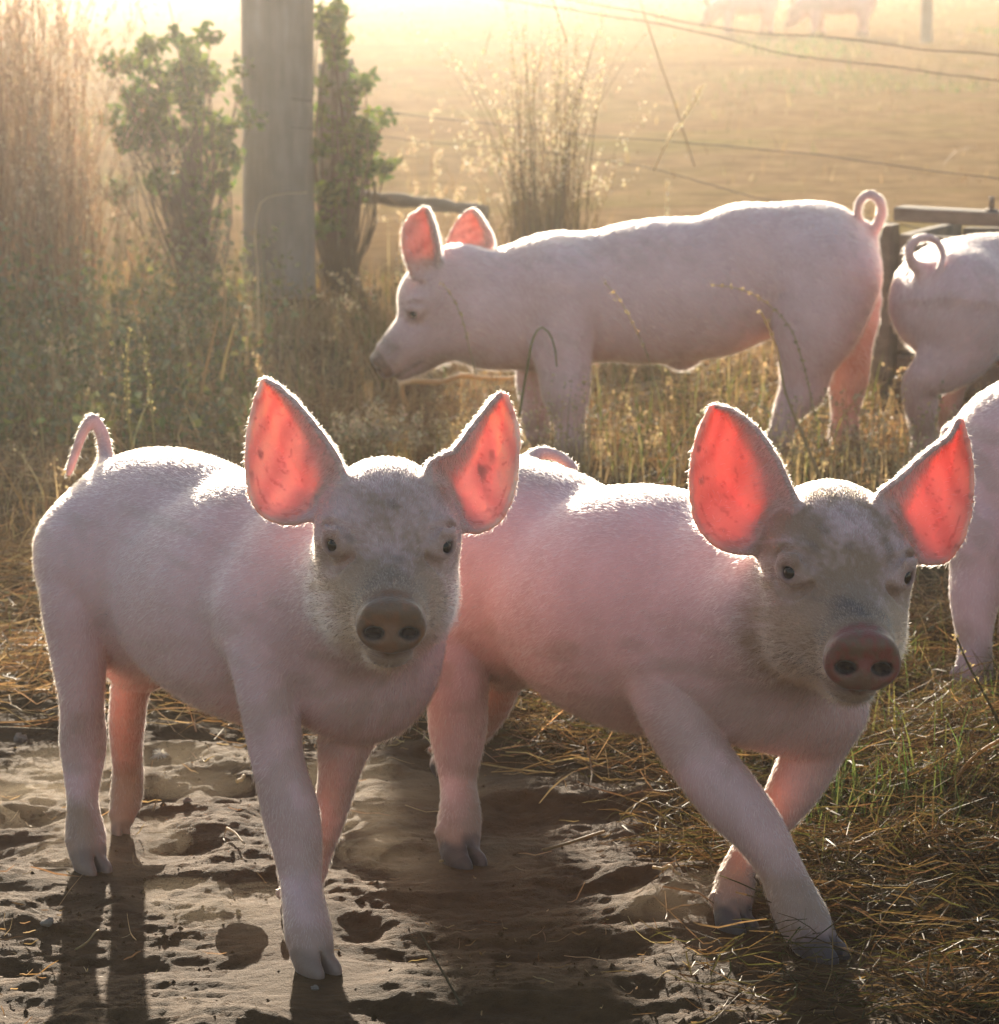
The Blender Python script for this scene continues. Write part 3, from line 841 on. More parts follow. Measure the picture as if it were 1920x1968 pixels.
PIG3 = dict(O=(0.568, 5.97), heading=(-1.0, -0.02), vox=0.0042, hairs=60000, seed=3, smudge=0.16, hlen=1.6, hrad=0.00016, dust=0.3,
    trunk=[(0.0, 0.335, 0.112, 0.118, 0.114), (0.12, 0.325, 0.14, 0.118, 0.122),
           (0.22, 0.295, 0.180, 0.128, 0.126), (0.34, 0.285, 0.150, 0.122, 0.120), (0.44, 0.275, 0.120, 0.112, 0.118), (0.50, 0.255, 0.085, 0.090, 0.100)],
    neck=[(0.48, 0.0, 0.278, 0.104), (0.58, 0.0, 0.258, 0.098)],
    head=dict(c=at(860, 582, 5.92), f=(-1.0, -0.15, -0.66), roll=0.0, sc=1.08), kjowl=0.035,
    legs=[dict(part='hind', px=[(1590, 540, 5.88, 200), (1570, 620, 5.86, 170), (1552, 690, 5.86, 112), (1545, 740, 5.87, 84), (1515, 790, 5.87, 58), (1498, 840, 5.87, 52), (1488, 880, 5.87, 50)]),
          dict(part='hind', pink=1, px=[(1620, 590, 6.04, 150), (1628, 650, 6.05, 100), (1632, 700, 6.05, 78), (1626, 770, 6.06, 62), (1620, 850, 6.06, 56), (1614, 868, 6.06, 52)]),
          dict(part='front', px=[(1085, 560, 5.88, 150), (1080, 650, 5.87, 120), (1085, 720, 5.87, 98), (1090, 780, 5.87, 74), (1096, 850, 5.87, 58), (1095, 885, 5.87, 54)]),
          dict(part='front', px=[(1060, 640, 6.05, 130), (1040, 720, 6.06, 90), (1030, 790, 6.06, 64), (1025, 850, 6.06, 54), (1020, 866, 6.06, 50)])],
    ears=[dict(n=(40, 30), th=0.0052, a=[(795, 535, 5.84), (786, 512, 5.83), (778, 485, 5.83), (775, 455, 5.83), (783, 425, 5.85), (812, 402, 5.87)],
               b=[(838, 535, 5.87), (843, 510, 5.87), (842, 475, 5.86), (836, 445, 5.86), (828, 420, 5.87), (822, 403, 5.87)], cup=(0.01, 0.03, 0)),
          dict(n=(40, 30), th=0.0050, a=[(868, 500, 6.02), (862, 480, 6.03), (864, 460, 6.03), (872, 440, 6.04), (885, 420, 6.05), (903, 405, 6.06)],
               b=[(935, 490, 6.06), (945, 470, 6.06), (942, 452, 6.06), (932, 435, 6.06), (922, 418, 6.06), (911, 404, 6.06)], cup=(0.01, 0.025, 0))],
    tail=[(1662, 462, 5.96, 24), (1684, 435, 5.95, 18), (1694, 409, 5.94, 15), (1689, 384, 5.93, 14), (1671, 373, 5.93, 13), (1655, 383, 5.93, 12), (1648, 406, 5.94, 11), (1655, 428, 5.95, 10), (1672, 432, 5.97, 8)],
    extra=[((0.24, 0.0, 0.175), (0.03, 0.02, 0.028), 0.02)])
PIG4 = dict(O=(0.795, 5.83), heading=(0.80, 0.60), vox=0.0042, hairs=40000, seed=4, smudge=0.16, hlen=1.6, hrad=0.00016,
    trunk=[(0.0, 0.285, 0.110, 0.112, 0.105), (0.10, 0.29, 0.13, 0.112, 0.110),
           (0.20, 0.270, 0.160, 0.120, 0.118), (0.30, 0.275, 0.140, 0.116, 0.115), (0.39, 0.275, 0.110, 0.104, 0.108), (0.45, 0.26, 0.08, 0.085, 0.09)],
    neck=[(0.42, 0.0, 0.275, 0.09), (0.50, 0.0, 0.26, 0.084)],
    head=dict(c=(0.795+0.80*0.58, 5.83+0.60*0.58, 0.25), f=(0.80, 0.60, -0.35), sc=1.05),
    legs=[dict(part='hind', px=[(1850, 590, 5.74, 210), (1840, 660, 5.72, 150), (1800, 712, 5.70, 96), (1772, 735, 5.70, 72), (1772, 790, 5.71, 58), (1778, 850, 5.72, 56), (1782, 895, 5.72, 52)]),
          dict(part='hind', pink=1, px=[(1800, 600, 5.95, 140), (1825, 690, 5.97, 86), (1822, 770, 5.98, 52), (1820, 850, 5.98, 48), (1820, 862, 5.98, 46)]),
          dict(part='front', loc=[(0.37, -0.07, 0.26, 0.07), (0.38, -0.07, 0.17, 0.048), (0.38, -0.07, 0.10, 0.030), (0.39, -0.07, 0.02, 0.024)]),
          dict(part='front', loc=[(0.40, 0.07, 0.26, 0.07), (0.42, 0.07, 0.17, 0.048), (0.43, 0.07, 0.10, 0.030), (0.45, 0.07, 0.02, 0.024)])],
    ears=[], tail=[(1772, 520, 5.72, 26), (1752, 503, 5.70, 17), (1747, 482, 5.69, 14), (1757, 464, 5.69, 13), (1780, 456, 5.69, 12), (1802, 466, 5.70, 11), (1812, 488, 5.70, 10), (1806, 514, 5.69, 9), (1792, 536, 5.69, 7)])
PIG5 = dict(O=(0.672, 4.14), heading=(0.74, -0.67), vox=0.0036, hairs=50000, seed=5,  hrad=0.00014,
    trunk=[(0.0, 0.270, 0.116, 0.104, 0.112), (0.10, 0.275, 0.13, 0.100, 0.112),
           (0.165, 0.268, 0.150, 0.113, 0.110), (0.26, 0.272, 0.130, 0.110, 0.112), (0.35, 0.275, 0.110, 0.100, 0.108), (0.41, 0.26, 0.075, 0.080, 0.090)],
    neck=[(0.37, 0.0, 0.285, 0.085), (0.46, 0.0, 0.28, 0.08)],
    head=dict(c=(0.672+0.74*0.54, 4.14-0.67*0.54, 0.285), f=(0.74, -0.67, -0.25), sc=1.0),
    legs=[dict(part='hind', px=[(1885, 960, 4.10, 150), (1885, 1040, 4.06, 128), (1878, 1110, 4.05, 100), (1872, 1180, 4.04, 82), (1874, 1250, 4.03, 72), (1870, 1310, 4.02, 70), (1868, 1335, 4.02, 66)]),
          dict(part='hind', pink=1, px=[(1960, 1080, 4.22, 100), (1955, 1160, 4.24, 76), (1950, 1240, 4.25, 62), (1948, 1270, 4.25, 56)]),
          dict(part='front', loc=[(0.37, -0.065, 0.24, 0.065), (0.38, -0.065, 0.16, 0.045), (0.38, -0.065, 0.09, 0.028), (0.39, -0.065, 0.02, 0.023)]),
          dict(part='front', loc=[(0.38, 0.065, 0.24, 0.065), (0.41, 0.065, 0.16, 0.045), (0.43, 0.065, 0.09, 0.028), (0.44, 0.065, 0.02, 0.023)])],
    ears=[], tail_loc=[(-0.10, 0, 0.31, 0.010), (-0.13, 0.0, 0.30, 0.006), (-0.14, 0.01, 0.26, 0.005), (-0.135, 0.0, 0.22, 0.004)])
def generic_ears(sp):
    """ears for the pigs whose heads lie outside the picture"""
    hd = sp['head']; f = np.array(hd['f'], float); f /= np.linalg.norm(f)
    l_ = np.cross([0, 0, 1.0], f); l_ /= np.linalg.norm(l_); u_ = np.cross(f, l_)
    R = np.stack([f, l_, u_], 1); c = np.array(hd['c'])
    for s in (1, -1):
        def P(a, b, d): return tuple(c+R@np.array([a, b*s, d])*hd['sc'])
        a = [P(0.0, .052, .045), P(-.01, .075, .045), P(-.02, .105, .070), P(-.03, .125, .115), P(-.035, .120, .165)]
        b = [P(-.02, .035, .07), P(-.02, .042, .090), P(-.025, .060, .115), P(-.03, .085, .145), P(-.035, .115, .168)]
        sp['ears'].append(dict(n=(26, 18), th=0.0036, a=a, b=b, cup=tuple(-f*0.024)))
for sp_ in (PIG4, PIG5): generic_ears(sp_)
for sp_ in (PIG1, PIG2, PIG3, PIG4, PIG5):
    for L in sp_['legs']:
        if 'px' in L:
            p = at(*grounded(L)[-1][:3]); HOOVES.append((p[0], p[1]))

# one ground sheet: fine where the camera looks closely, coarse out to the horizon
def axis(fine_lo, fine_hi, step, far, growth):
    a = list(np.arange(fine_lo, fine_hi+1e-9, step))
    d = step
    while a[-1] < far: d *= growth; a.append(a[-1]+d)
    d = step
    b = []
    x = fine_lo
    while x > -far: d *= growth; x -= d; b.append(x)
    return np.array(b[::-1]+a)
gx = axis(-0.60, 0.66, 0.0045, 400, 1.045)
gy = axis(2.62, 4.0, 0.0045, 600, 1.03)
GX, GY = np.meshgrid(gx, gy, indexing='ij')
GZ = ground_h(GX.ravel(), GY.ravel()).reshape(GX.shape)
nx_, ny_ = GX.shape
ii = np.arange(nx_*ny_).reshape(nx_, ny_)
GF = np.stack([ii[:-1, :-1].ravel(), ii[1:, :-1].ravel(), ii[1:, 1:].ravel(), ii[:-1, 1:].ravel()], 1)
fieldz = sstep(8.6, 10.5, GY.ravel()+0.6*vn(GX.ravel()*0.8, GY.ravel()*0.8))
turfz = turf_amount(GX.ravel(), GY.ravel())*(0.8+0.4*vn(GX.ravel()*6, GY.ravel()*6))
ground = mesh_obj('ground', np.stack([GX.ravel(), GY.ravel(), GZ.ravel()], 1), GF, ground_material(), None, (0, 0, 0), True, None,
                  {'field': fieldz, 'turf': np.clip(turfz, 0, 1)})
tag(ground, kind='structure')
print('ground', len(GX.ravel()), round(time.time()-T0, 1))

# ------------------------------------------------------------------ pigs in the picture
make_pig('piglet', PIG1, 'pale piglet standing on the sand and staring straight at the camera, tail kinked upright')
make_pig('piglet', PIG2, 'pink piglet stepping forward with crossed forelegs and a wet red snout')
make_pig('piglet', PIG3, 'long pig in full side view rooting through dry grass, curly tail looped up')
make_pig('piglet', PIG4, 'pig seen from behind with its tail curled over, beside the plank trough')
make_pig('piglet', PIG5, 'piglet at the edge of the picture with only rump and hind leg in view')

# ------------------------------------------------------------------ far post, posts, rail, wires, trough
def wobble_post(name, label, x, y, r, z1, mat, lean=(0, 0), seed=0, sides=18, cat='fence post', group=None):
    rng = np.random.default_rng(seed)
    z0 = float(ground_h(np.array([x]), np.array([y]))[0])-0.25
    zs = np.linspace(z0, z1, 12); V = []; F = []
    base = np.array([x, y, z0+0.25])
    ph = rng.uniform(0, 6, 4)
    for i, z in enumerate(zs):
        for k in range(sides):
            a = 2*math.pi*k/sides
            rr = r*(1+0.05*math.sin(3*a+ph[0])+0.03*math.sin(7*a+ph[1])+0.02*math.sin(z*9+ph[2]))
            V.append((x+lean[0]*(z-z0)+rr*math.cos(a), y+lean[1]*(z-z0)+rr*math.sin(a), z))
    for i in range(len(zs)-1):
        for k in range(sides):
            F.append((i*sides+k, i*sides+(k+1) % sides, (i+1)*sides+(k+1) % sides, (i+1)*sides+k))
    n = len(V)
    top = [(V[n-sides+k][0]*0.9+0.1*(x+lean[0]*(z1-z0)), V[n-sides+k][1]*0.9+0.1*(y+lean[1]*(z1-z0)), z1+r*0.16+0.01*rng.normal()) for k in range(sides)]
    V += top
    for k in range(sides):
        F.append((n-sides+k, n-sides+(k+1) % sides, n+(k+1) % sides, n+k))
    F.append(tuple(n+k for k in range(sides)))
    o = mesh_obj(name, V, F, mat, None, base)
    return tag(o, label, cat, group)
pp = at(537, 560, 8.5)
POST_X, POST_Y = pp[0], 8.5
tall = wobble_post('wooden_post', 'thick tall fence post rising out of the top of the picture', POST_X, POST_Y, 0.091, 1.35, M_POST, (0.004, 0), 1)
stump = wobble_post('wooden_post', 'short flat-topped post wrapped in ivy beside the thick tall post', at(645, 300, 8.75)[0], 8.75, 0.048, at(645, 128, 8.75)[2], M_POST, (0, 0), 2)
wobble_post('wooden_post', 'thin distant fence post standing in the hazy field', at(1780, 78, 26.5)[0], 26.5, 0.045, 1.3, M_POST, (0, 0), 3)
def wire(name, label, pts, r=0.0014):
    P = np.array([at(*p) for p in pts]); P = resample(P, 60)
    s = np.linspace(0, 1, 60)
    P[:, 2] += 0.0012*np.sin(s*37)+0.0009*np.sin(s*71+1)
    V, F = tube(P, r, 6)
    o = mesh_obj(name, V, F, M_WIRE, None, P[0])
    return tag(o, label, 'wire', 'fence wires')
wire('fence_wire', 'topmost fence wire crossing in front of the distant pigs', [(560, -95, 8.42), (900, -35, 8.3), (1200, 18, 8.1), (1320, 43, 8.0), (1450, 62, 7.9), (1640, 76, 7.75), (1780, 95, 7.6), (1930, 108, 7.5), (2500, 175, 7.2)])
wire('fence_wire', 'second fence wire sagging just beneath the topmost one', [(560, -60, 8.42), (900, -10, 8.3), (1200, 35, 8.15), (1380, 70, 8.0), (1530, 108, 7.9), (1700, 126, 7.75), (1920, 157, 7.6), (2500, 240, 7.2)])
wire('fence_wire', 'fence wire running from behind the grass tuft at mid height of the field', [(560, 190, 8.42), (850, 228, 8.3), (1160, 262, 8.15), (1500, 290, 7.95), (1700, 315, 7.75), (1920, 345, 7.6), (2500, 430, 7.2)])
wire('fence_wire', 'lowest pale fence wire disappearing behind the back of the side-view pig', [(560, 245, 8.42), (850, 275, 8.3), (1200, 314, 8.15), (1320, 342, 8.05), (1450, 378, 7.9), (1600, 405, 7.8), (1920, 470, 7.6), (2500, 580, 7.2)], 0.0012)
# low log rail behind the ears of the side-view pig
P = resample([at(675, 378, 8.85), at(760, 384, 8.8), at(850, 395, 8.75), at(935, 408, 8.7)], 14)
V, F = tube(P, 0.017+0.003*np.sin(np.arange(14)*1.7), 10)
o = mesh_obj('log_rail', V, F, M_PLANK, None, P[0]); tag(o, 'low weathered log rail lying between the ivy post and the dry grass tuft', 'rail')
V, F = tube(resample([at(925, 412, 8.72), at(927, 440, 8.72), at(928, 560, 8.72)], 6), 0.02, 8)
o2 = mesh_obj('log_leg', V, F, M_PLANK, o, P[-1])

def board(a, b, up, depth, name, parent, mat=M_PLANK, seed=0, bev=0.004):
    """plank whose face runs from a to b (lower edge), height vector up, thickness vector depth"""
    a = np.asarray(a, float); b = np.asarray(b, float); up = np.asarray(up, float); depth = np.asarray(depth, float)
    bm_v = []; n = 8
    rng = np.random.default_rng(seed)
    prof = [(0.06, 0), (0.94, 0), (1, 0.1), (1, 0.9), (0.94, 1), (0.06, 1), (0, 0.9), (0, 0.1)]
    for i in range(n+1):
        t = i/n; c = a*(1-t)+b*t + up*0.02*rng.normal()+depth*0.03*rng.normal()
        for pu, pd in prof: bm_v.append(c+up*pu+depth*pd)
    m = len(prof); F = []
    for i in range(n):
        for k in range(m): F.append((i*m+k, (i+1)*m+k, (i+1)*m+(k+1) % m, i*m+(k+1) % m))
    F.append(tuple(range(m))); F.append(tuple(n*m+k for k in reversed(range(m))))
    return mesh_obj(name, bm_v, F, mat, parent, a, False)
ta = at(1722, 860, 6.05); tb = np.array([1.12, 5.72, 0])
TA = np.array([at(1728, 440, 6.65)[0], 6.65, 0.0]); TB = np.array([1.75, 6.20, 0.0])
td_ = (TB-TA)/np.linalg.norm(TB-TA); tn_ = np.array([-td_[1], td_[0], 0])
if tn_[1] < 0: tn_ = -tn_
tr_ = empty('plank_trough', tuple(TA), 'weathered plank feeding trough with a bolt on its rim, behind the curled tail pig', 'trough')
zt = at(1727, 398, 6.65)[2]
for k, zb in enumerate((0.012, 0.092, 0.172, 0.252)):
    board(TA+np.array([0, 0, zb])+tn_*(0.003*(k % 2)), TB+np.array([0, 0, zb]), (0, 0, 0.074), tn_*0.028, 'plank', tr_, seed=k)
board(TA-tn_*0.012-td_*0.008+np.array([0, 0, zt-0.028]), TB-tn_*0.012+np.array([0, 0, zt-0.028-0.012]), (0, 0, 0.028), tn_*0.07, 'rim_board', tr_, seed=7)
for k, zb in enumerate((0.012, 0.102, 0.192, 0.272)):
    board(TA+tn_*0.03+np.array([0, 0, zb])-td_*0.026, TA+tn_*0.42+np.array([0, 0, zb])-td_*0.026, (0, 0, 0.082 if k < 3 else 0.05), td_*0.025, 'plank', tr_, seed=20+k)
board(TA+tn_*0.42+np.array([0, 0, 0.01]), TB+tn_*0.42+np.array([0, 0, 0.01]), (0, 0, 0.30), tn_*0.028, 'plank', tr_, seed=31)
board(TA-td_*0.05-tn_*0.03, TA-td_*0.05-tn_*0.03+np.array([0, 0, zt-0.035]), td_*0.045, tn_*0.055, 'corner_post', tr_, seed=33)
bp_ = TA+td_*0.185+tn_*0.015+np.array([0, 0, zt-0.004])
V, F = merge([tube([bp_-np.array([0, 0, .01]), bp_+np.array([0, 0, 0.006])], 0.013, 8), tube([bp_+np.array([0, 0, 0.0065]), bp_+np.array([0, 0, 0.03])], 0.0052, 8)])
mesh_obj('bolt', V, F, M_WIRE, tr_, bp_)

# ------------------------------------------------------------------ grass and straw
def pick_xy(rng, n, y0, y1, dens=None, x0=None, x1=None, side=1.45):
    X = np.empty(0); Y = np.empty(0)
    while len(X) < n:
        m = n*2
        y = np.sqrt(rng.uniform(y0*y0, y1*y1, m)) if x0 is None else rng.uniform(y0, y1, m)
        x = rng.uniform(-1, 1, m)*(0.155*side*y+0.12) if x0 is None else rng.uniform(x0, x1, m)
        if dens is not None:
            k = rng.random(m) < dens(x, y); x, y = x[k], y[k]
        X = np.concatenate([X, x]); Y = np.concatenate([Y, y])
    return X[:n], Y[:n]
def palette(rng, n, cols, var=0.2):
    c = np.array(cols)[rng.integers(0, len(cols), n)]
    return np.clip(c*np.exp(rng.normal(0, var, (n, 1)))*(1+rng.normal(0, 0.05, (n, 3))), 0.005, 0.9)
def ribbons(P, wdir, width, col, tipcol=None):
    """P (n, s, 3) centre lines, wdir (n,3) or (n,s,3) width direction, width (n,s) half widths"""
    n, s, _ = P.shape
    if wdir.ndim == 2: wdir = wdir[:, None]
    L = P-wdir*width[:, :, None]; R = P+wdir*width[:, :, None]
    V = np.stack([L, R], 2).reshape(-1, 3)
    base = (np.arange(n)*s*2)[:, None]
    k = np.arange(s-1)[None]*2
    F = np.stack([base+k, base+k+1, base+k+3, base+k+2], 2).reshape(-1, 4)
    C = np.repeat(col, s*2, axis=0)
    return V, F, C
def standing(rng, x, y, hgt, wid, cols, lean=0.35, s=4, var=0.22, bend=0.6, droop=0.0, z=None):
    n = len(x)
    az = rng.uniform(0, 2*math.pi, n)
    ln = np.abs(rng.normal(0, lean, n))
    d = np.stack([np.cos(az), np.sin(az), np.zeros(n)], 1)
    t = np.linspace(0, 1, s)
    zb = ground_h(x, y) if z is None else z
    P = np.stack([x, y, zb-0.005], 1)[:, None]+hgt[:, None, None]*(
        np.array([0, 0, 1.0])*(t-0.25*np.minimum(ln[:, None], 1.2)*t*t-droop*t**3)[:, :, None] + d[:, None]*(ln[:, None]*(0.3*t+bend*t*t))[:, :, None])
    wa = az+rng.uniform(0.6, 2.5, n)
    wd = np.stack([np.cos(wa), np.sin(wa), np.zeros(n)], 1)
    prof = np.clip(1.05-t**1.5, 0.06, 1)
    return P, wd, wid[:, None]*prof[None], palette(rng, n, cols, var)
def lying(rng, x, y, length, wid, cols, z0=0.003, zr=0.01, curl=0.4, arch=0.05, s=5, var=0.25):
    n = len(x)
    az = rng.uniform(0, 2*math.pi, n); cu = rng.normal(0, curl, n)
    t = np.linspace(-0.5, 0.5, s)
    ang = az[:, None]+cu[:, None]*t[None]*2
    step = length[:, None]/(s-1)
    dx = np.cumsum(np.cos(ang)*step, 1); dy = np.cumsum(np.sin(ang)*step, 1)
    X = x[:, None]+dx-dx.mean(1, keepdims=True); Y = y[:, None]+dy-dy.mean(1, keepdims=True)
    tilt = rng.normal(0, 0.22, n)[:, None]*t[None]*length[:, None]
    Z = ground_h(X.ravel(), Y.ravel()).reshape(X.shape)+z0+np.abs(rng.normal(0, zr, n))[:, None]+arch*length[:, None]*(rng.random(n)[:, None])*(1-4*t[None]**2)+np.abs(tilt)+tilt
    P = np.stack([X, Y, Z], 2)
    ra = rng.uniform(0, math.pi, n)
    wd = np.stack([-np.sin(az)*np.cos(ra), np.cos(az)*np.cos(ra), np.sin(ra)], 1)
    w = wid[:, None]*np.array([0.6, 1, 1, 1, 0.5])[None] if s == 5 else np.repeat(wid[:, None], s, 1)
    return P, wd, w, palette(rng, n, cols, var)
def build(name, sets, mat, label=None, cat=None, kind='stuff', parent=None, loc=(0, 0, 0), group=None):
    Vs, Fs, Cs, o = [], [], [], 0
    for st in sets:
        V, F, C = ribbons(*st) if len(st) == 4 else st
        Vs.append(V); Fs.append(F+o); Cs.append(C); o += len(V)
    ob = mesh_obj(name, np.concatenate(Vs), np.concatenate(Fs), mat, parent, loc, True, np.concatenate(Cs))
    return tag(ob, label, cat, group, kind)
def leaves(rng, C, size, cols, up=0.5, var=0.25, cupd=0.15):
    """small pointed leaves (two quads folded along the mid-rib) at centres C"""
    n = len(C)
    d = rng.normal(0, 1, (n, 3)); d[:, 2] += up; d /= np.linalg.norm(d, axis=1)[:, None]
    q = rng.normal(0, 1, (n, 3)); wv = np.cross(d, q); wv /= np.linalg.norm(wv, axis=1)[:, None]
    nn = np.cross(d, wv)
    L = size[:, None]
    tip = C+d*L*0.6; bot = C-d*L*0.4
    m1 = C-d*L*0.05; a = m1+wv*L*0.30+nn*L*cupd; b = m1-wv*L*0.30+nn*L*cupd
    a2 = C+d*L*0.30+wv*L*0.18+nn*L*cupd*0.6; b2 = C+d*L*0.30-wv*L*0.18+nn*L*cupd*0.6
    V = np.stack([bot, a, a2, tip, b2, b], 1).reshape(-1, 3)
    o = (np.arange(n)*6)[:, None]
    F = np.concatenate([o+np.array([[0, 1, 2, 3]]), o+np.array([[0, 3, 4, 5]])], 0)
    return V, F, np.repeat(palette(rng, n, cols, var), 6, axis=0)
STRAW = [(0.46, 0.33, 0.17), (0.38, 0.26, 0.13), (0.30, 0.19, 0.09), (0.50, 0.39, 0.22)]
BROWN = [(0.24, 0.14, 0.07), (0.32, 0.20, 0.10), (0.18, 0.105, 0.055), (0.38, 0.26, 0.13)]
OLIVE = [(0.16, 0.17, 0.06), (0.22, 0.20, 0.08), (0.12, 0.15, 0.05)]
GREEN = [(0.10, 0.17, 0.04), (0.14, 0.20, 0.06), (0.09, 0.13, 0.05)]
GREY = [(0.17, 0.18, 0.12), (0.22, 0.21, 0.14), (0.14, 0.16, 0.09)]
rg = np.random.default_rng(21)
def clumpy(f=3.0, lo=-0.1, hi=0.25, off=0):
    return lambda x, y: 0.12+0.88*sstep(lo, hi, vn(x*f+off, y*f+off*2))
T_ = turf_amount
# straw lying about
x, y = pick_xy(rg, 42000, 3.2, 8.0, lambda x, y: T_(x, y)*clumpy(2.5, -0.3, 0.2)(x, y)*np.where(y < 5.2, 1, 0.6))
s1 = lying(rg, x, y, rg.uniform(0.03, 0.13, len(x)), rg.uniform(0.0004, 0.0011, len(x)), STRAW+BROWN+BROWN, zr=0.012)
x, y = pick_xy(rg, 900, 2.6, 4.2, lambda x, y: (1-T_(x, y))*clumpy(4, -0.1, 0.4)(x, y))
s2 = lying(rg, x, y, rg.gamma(2, 0.008, len(x))+0.004, rg.uniform(0.0003, 0.0008, len(x)), STRAW+BROWN, zr=0.002, arch=0.02, curl=0.25)
build('straw_litter', [s1, s2], M_GRASS, 'dry straw and dead grass scattered over the trodden soil', 'straw')
# crumbs of soil on the trodden sand
x, y = pick_xy(rg, 2000, 2.55, 4.3, lambda x, y: clumpy(6, -0.1, 0.35, 9)(x, y))
rr_ = rg.gamma(1.5, 0.0007, len(x))+0.0006
oct_ = np.array([(1, 0, 0), (0, 1, 0), (-1, 0, 0), (0, -1, 0), (0, 0, 1), (0, 0, -1)], float)
V = np.stack([x, y, ground_h(x, y)+rr_*0.1], 1)[:, None]+oct_[None]*rr_[:, None, None]*rg.uniform(0.55, 1.3, (len(x), 6, 1))+rg.normal(0, 0.15, (len(x), 6, 3))*rr_[:, None, None]
F8 = np.array([(0, 1, 4), (1, 2, 4), (2, 3, 4), (3, 0, 4), (1, 0, 5), (2, 1, 5), (3, 2, 5), (0, 3, 5)])
F = (np.arange(len(x))[:, None, None]*6+F8[None]).reshape(-1, 3)
crumbs = mesh_obj('soil_crumbs', V.reshape(-1, 3), F, ground.data.materials[0], None, (0, 0, 0), False)
tag(crumbs, 'small crumbs of soil lying on the trodden sand', 'soil', None, 'stuff')
# matted hay bank at the right, in front of the second pig
hayclear = lambda x, y: np.prod([1-np.exp(-(((x-hx)/0.05)**2+((y-hy+0.02)/0.07)**2)) for hx, hy in HOOVES], axis=0)
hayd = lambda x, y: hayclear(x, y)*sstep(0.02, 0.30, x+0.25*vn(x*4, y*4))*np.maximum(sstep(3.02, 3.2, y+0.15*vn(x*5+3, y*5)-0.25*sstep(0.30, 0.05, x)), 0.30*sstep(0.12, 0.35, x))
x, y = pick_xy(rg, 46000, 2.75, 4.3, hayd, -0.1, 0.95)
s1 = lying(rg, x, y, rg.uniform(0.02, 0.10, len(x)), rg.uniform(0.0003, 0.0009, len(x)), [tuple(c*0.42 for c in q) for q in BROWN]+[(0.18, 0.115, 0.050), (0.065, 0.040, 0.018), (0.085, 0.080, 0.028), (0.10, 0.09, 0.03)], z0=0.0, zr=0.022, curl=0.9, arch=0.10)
x, y = pick_xy(rg, 3000, 3.15, 4.3, hayd, 0.0, 0.95)
s2 = standing(rg, x, y, rg.uniform(0.03, 0.09, len(x)), rg.uniform(0.0005, 0.0011, len(x)), OLIVE+[tuple(c*0.6 for c in q) for q in BROWN]+[(0.24, 0.17, 0.09)], lean=0.9)
x, y = pick_xy(rg, 1500, 3.3, 4.3, lambda x, y: hayd(x, y)*clumpy(3, 0.05, 0.3, 4)(x, y), 0.3, 0.95)
s3 = standing(rg, x, y, rg.uniform(0.04, 0.11, len(x)), rg.uniform(0.0010, 0.0022, len(x)), GREEN+OLIVE, lean=0.7)
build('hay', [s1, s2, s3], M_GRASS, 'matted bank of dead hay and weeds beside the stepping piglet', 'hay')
# standing dry grass between the two rows of pigs
x, y = pick_xy(rg, 52000, 3.75, 9.0, lambda x, y: T_(x, y)*sstep(3.9, 5.2, y)*clumpy(2.2, -0.2, 0.3, 2)(x, y))
s1 = standing(rg, x, y, rg.gamma(3, 0.0115, len(x))*(1+0.5*sstep(6.2, 7.5, y))+0.02, rg.uniform(0.0006, 0.0016, len(x)), STRAW+BROWN+BROWN+[(0.22, 0.18, 0.09)], lean=1.1)
x, y = pick_xy(rg, 900, 4.6, 7.6, lambda x, y: T_(x, y)*clumpy(2.6, -0.05, 0.3, 6)(x, y))
x2, y2 = pick_xy(rg, 420, 5.25, 5.8, clumpy(4, -0.1, 0.3, 7), -0.1, 0.75)
x = np.concatenate([x, x2])[-900:]; y = np.concatenate([y, y2])[-900:]
s4 = standing(rg, x, y, rg.uniform(0.05, 0.20, len(x)), rg.uniform(0.0008, 0.0013, len(x)), [(0.55, 0.43, 0.25), (0.48, 0.36, 0.18), (0.34, 0.30, 0.14)], lean=0.35, s=6)
u_ = rg.uniform(-0.4, 1, (900, 9))[:, :, None]
C = (s4[0][:, -2][:, None]*(1-u_)+s4[0][:, -1][:, None]*u_+rg.normal(0, 0.003, (900, 9, 3))).reshape(-1, 3)
s5 = leaves(rg, C, rg.uniform(0.004, 0.009, len(C)), [(0.60, 0.48, 0.30), (0.5, 0.38, 0.22)], up=1.0)
build('dry_grass', [s1, s4, s5], M_GRASS, 'short dry grass covering the ground under the side-view pig', 'grass')
# green growth: below the side-view pig, at the foot of the trough, on the left
x, y = pick_xy(rg, 6500, 4.3, 9.0, lambda x, y: np.clip(0.8*np.exp(-(((x-0.38)/0.22)**2+((y-6.2)/0.45)**2))+1.0*sstep(-0.15, -0.55, x)*sstep(5.6, 6.6, y)*clumpy(2, -0.1, 0.3, 8)(x, y)+0.12*clumpy(2, 0.1, 0.3, 5)(x, y), 0, 1))
s1 = standing(rg, x, y, rg.gamma(3, 0.015, len(x))+0.015, rg.uniform(0.0009, 0.0022, len(x)), GREEN+OLIVE+OLIVE, lean=0.9)
build('green_grass', [s1], M_LEAF, 'patches of green grass among the dry stems', 'grass')
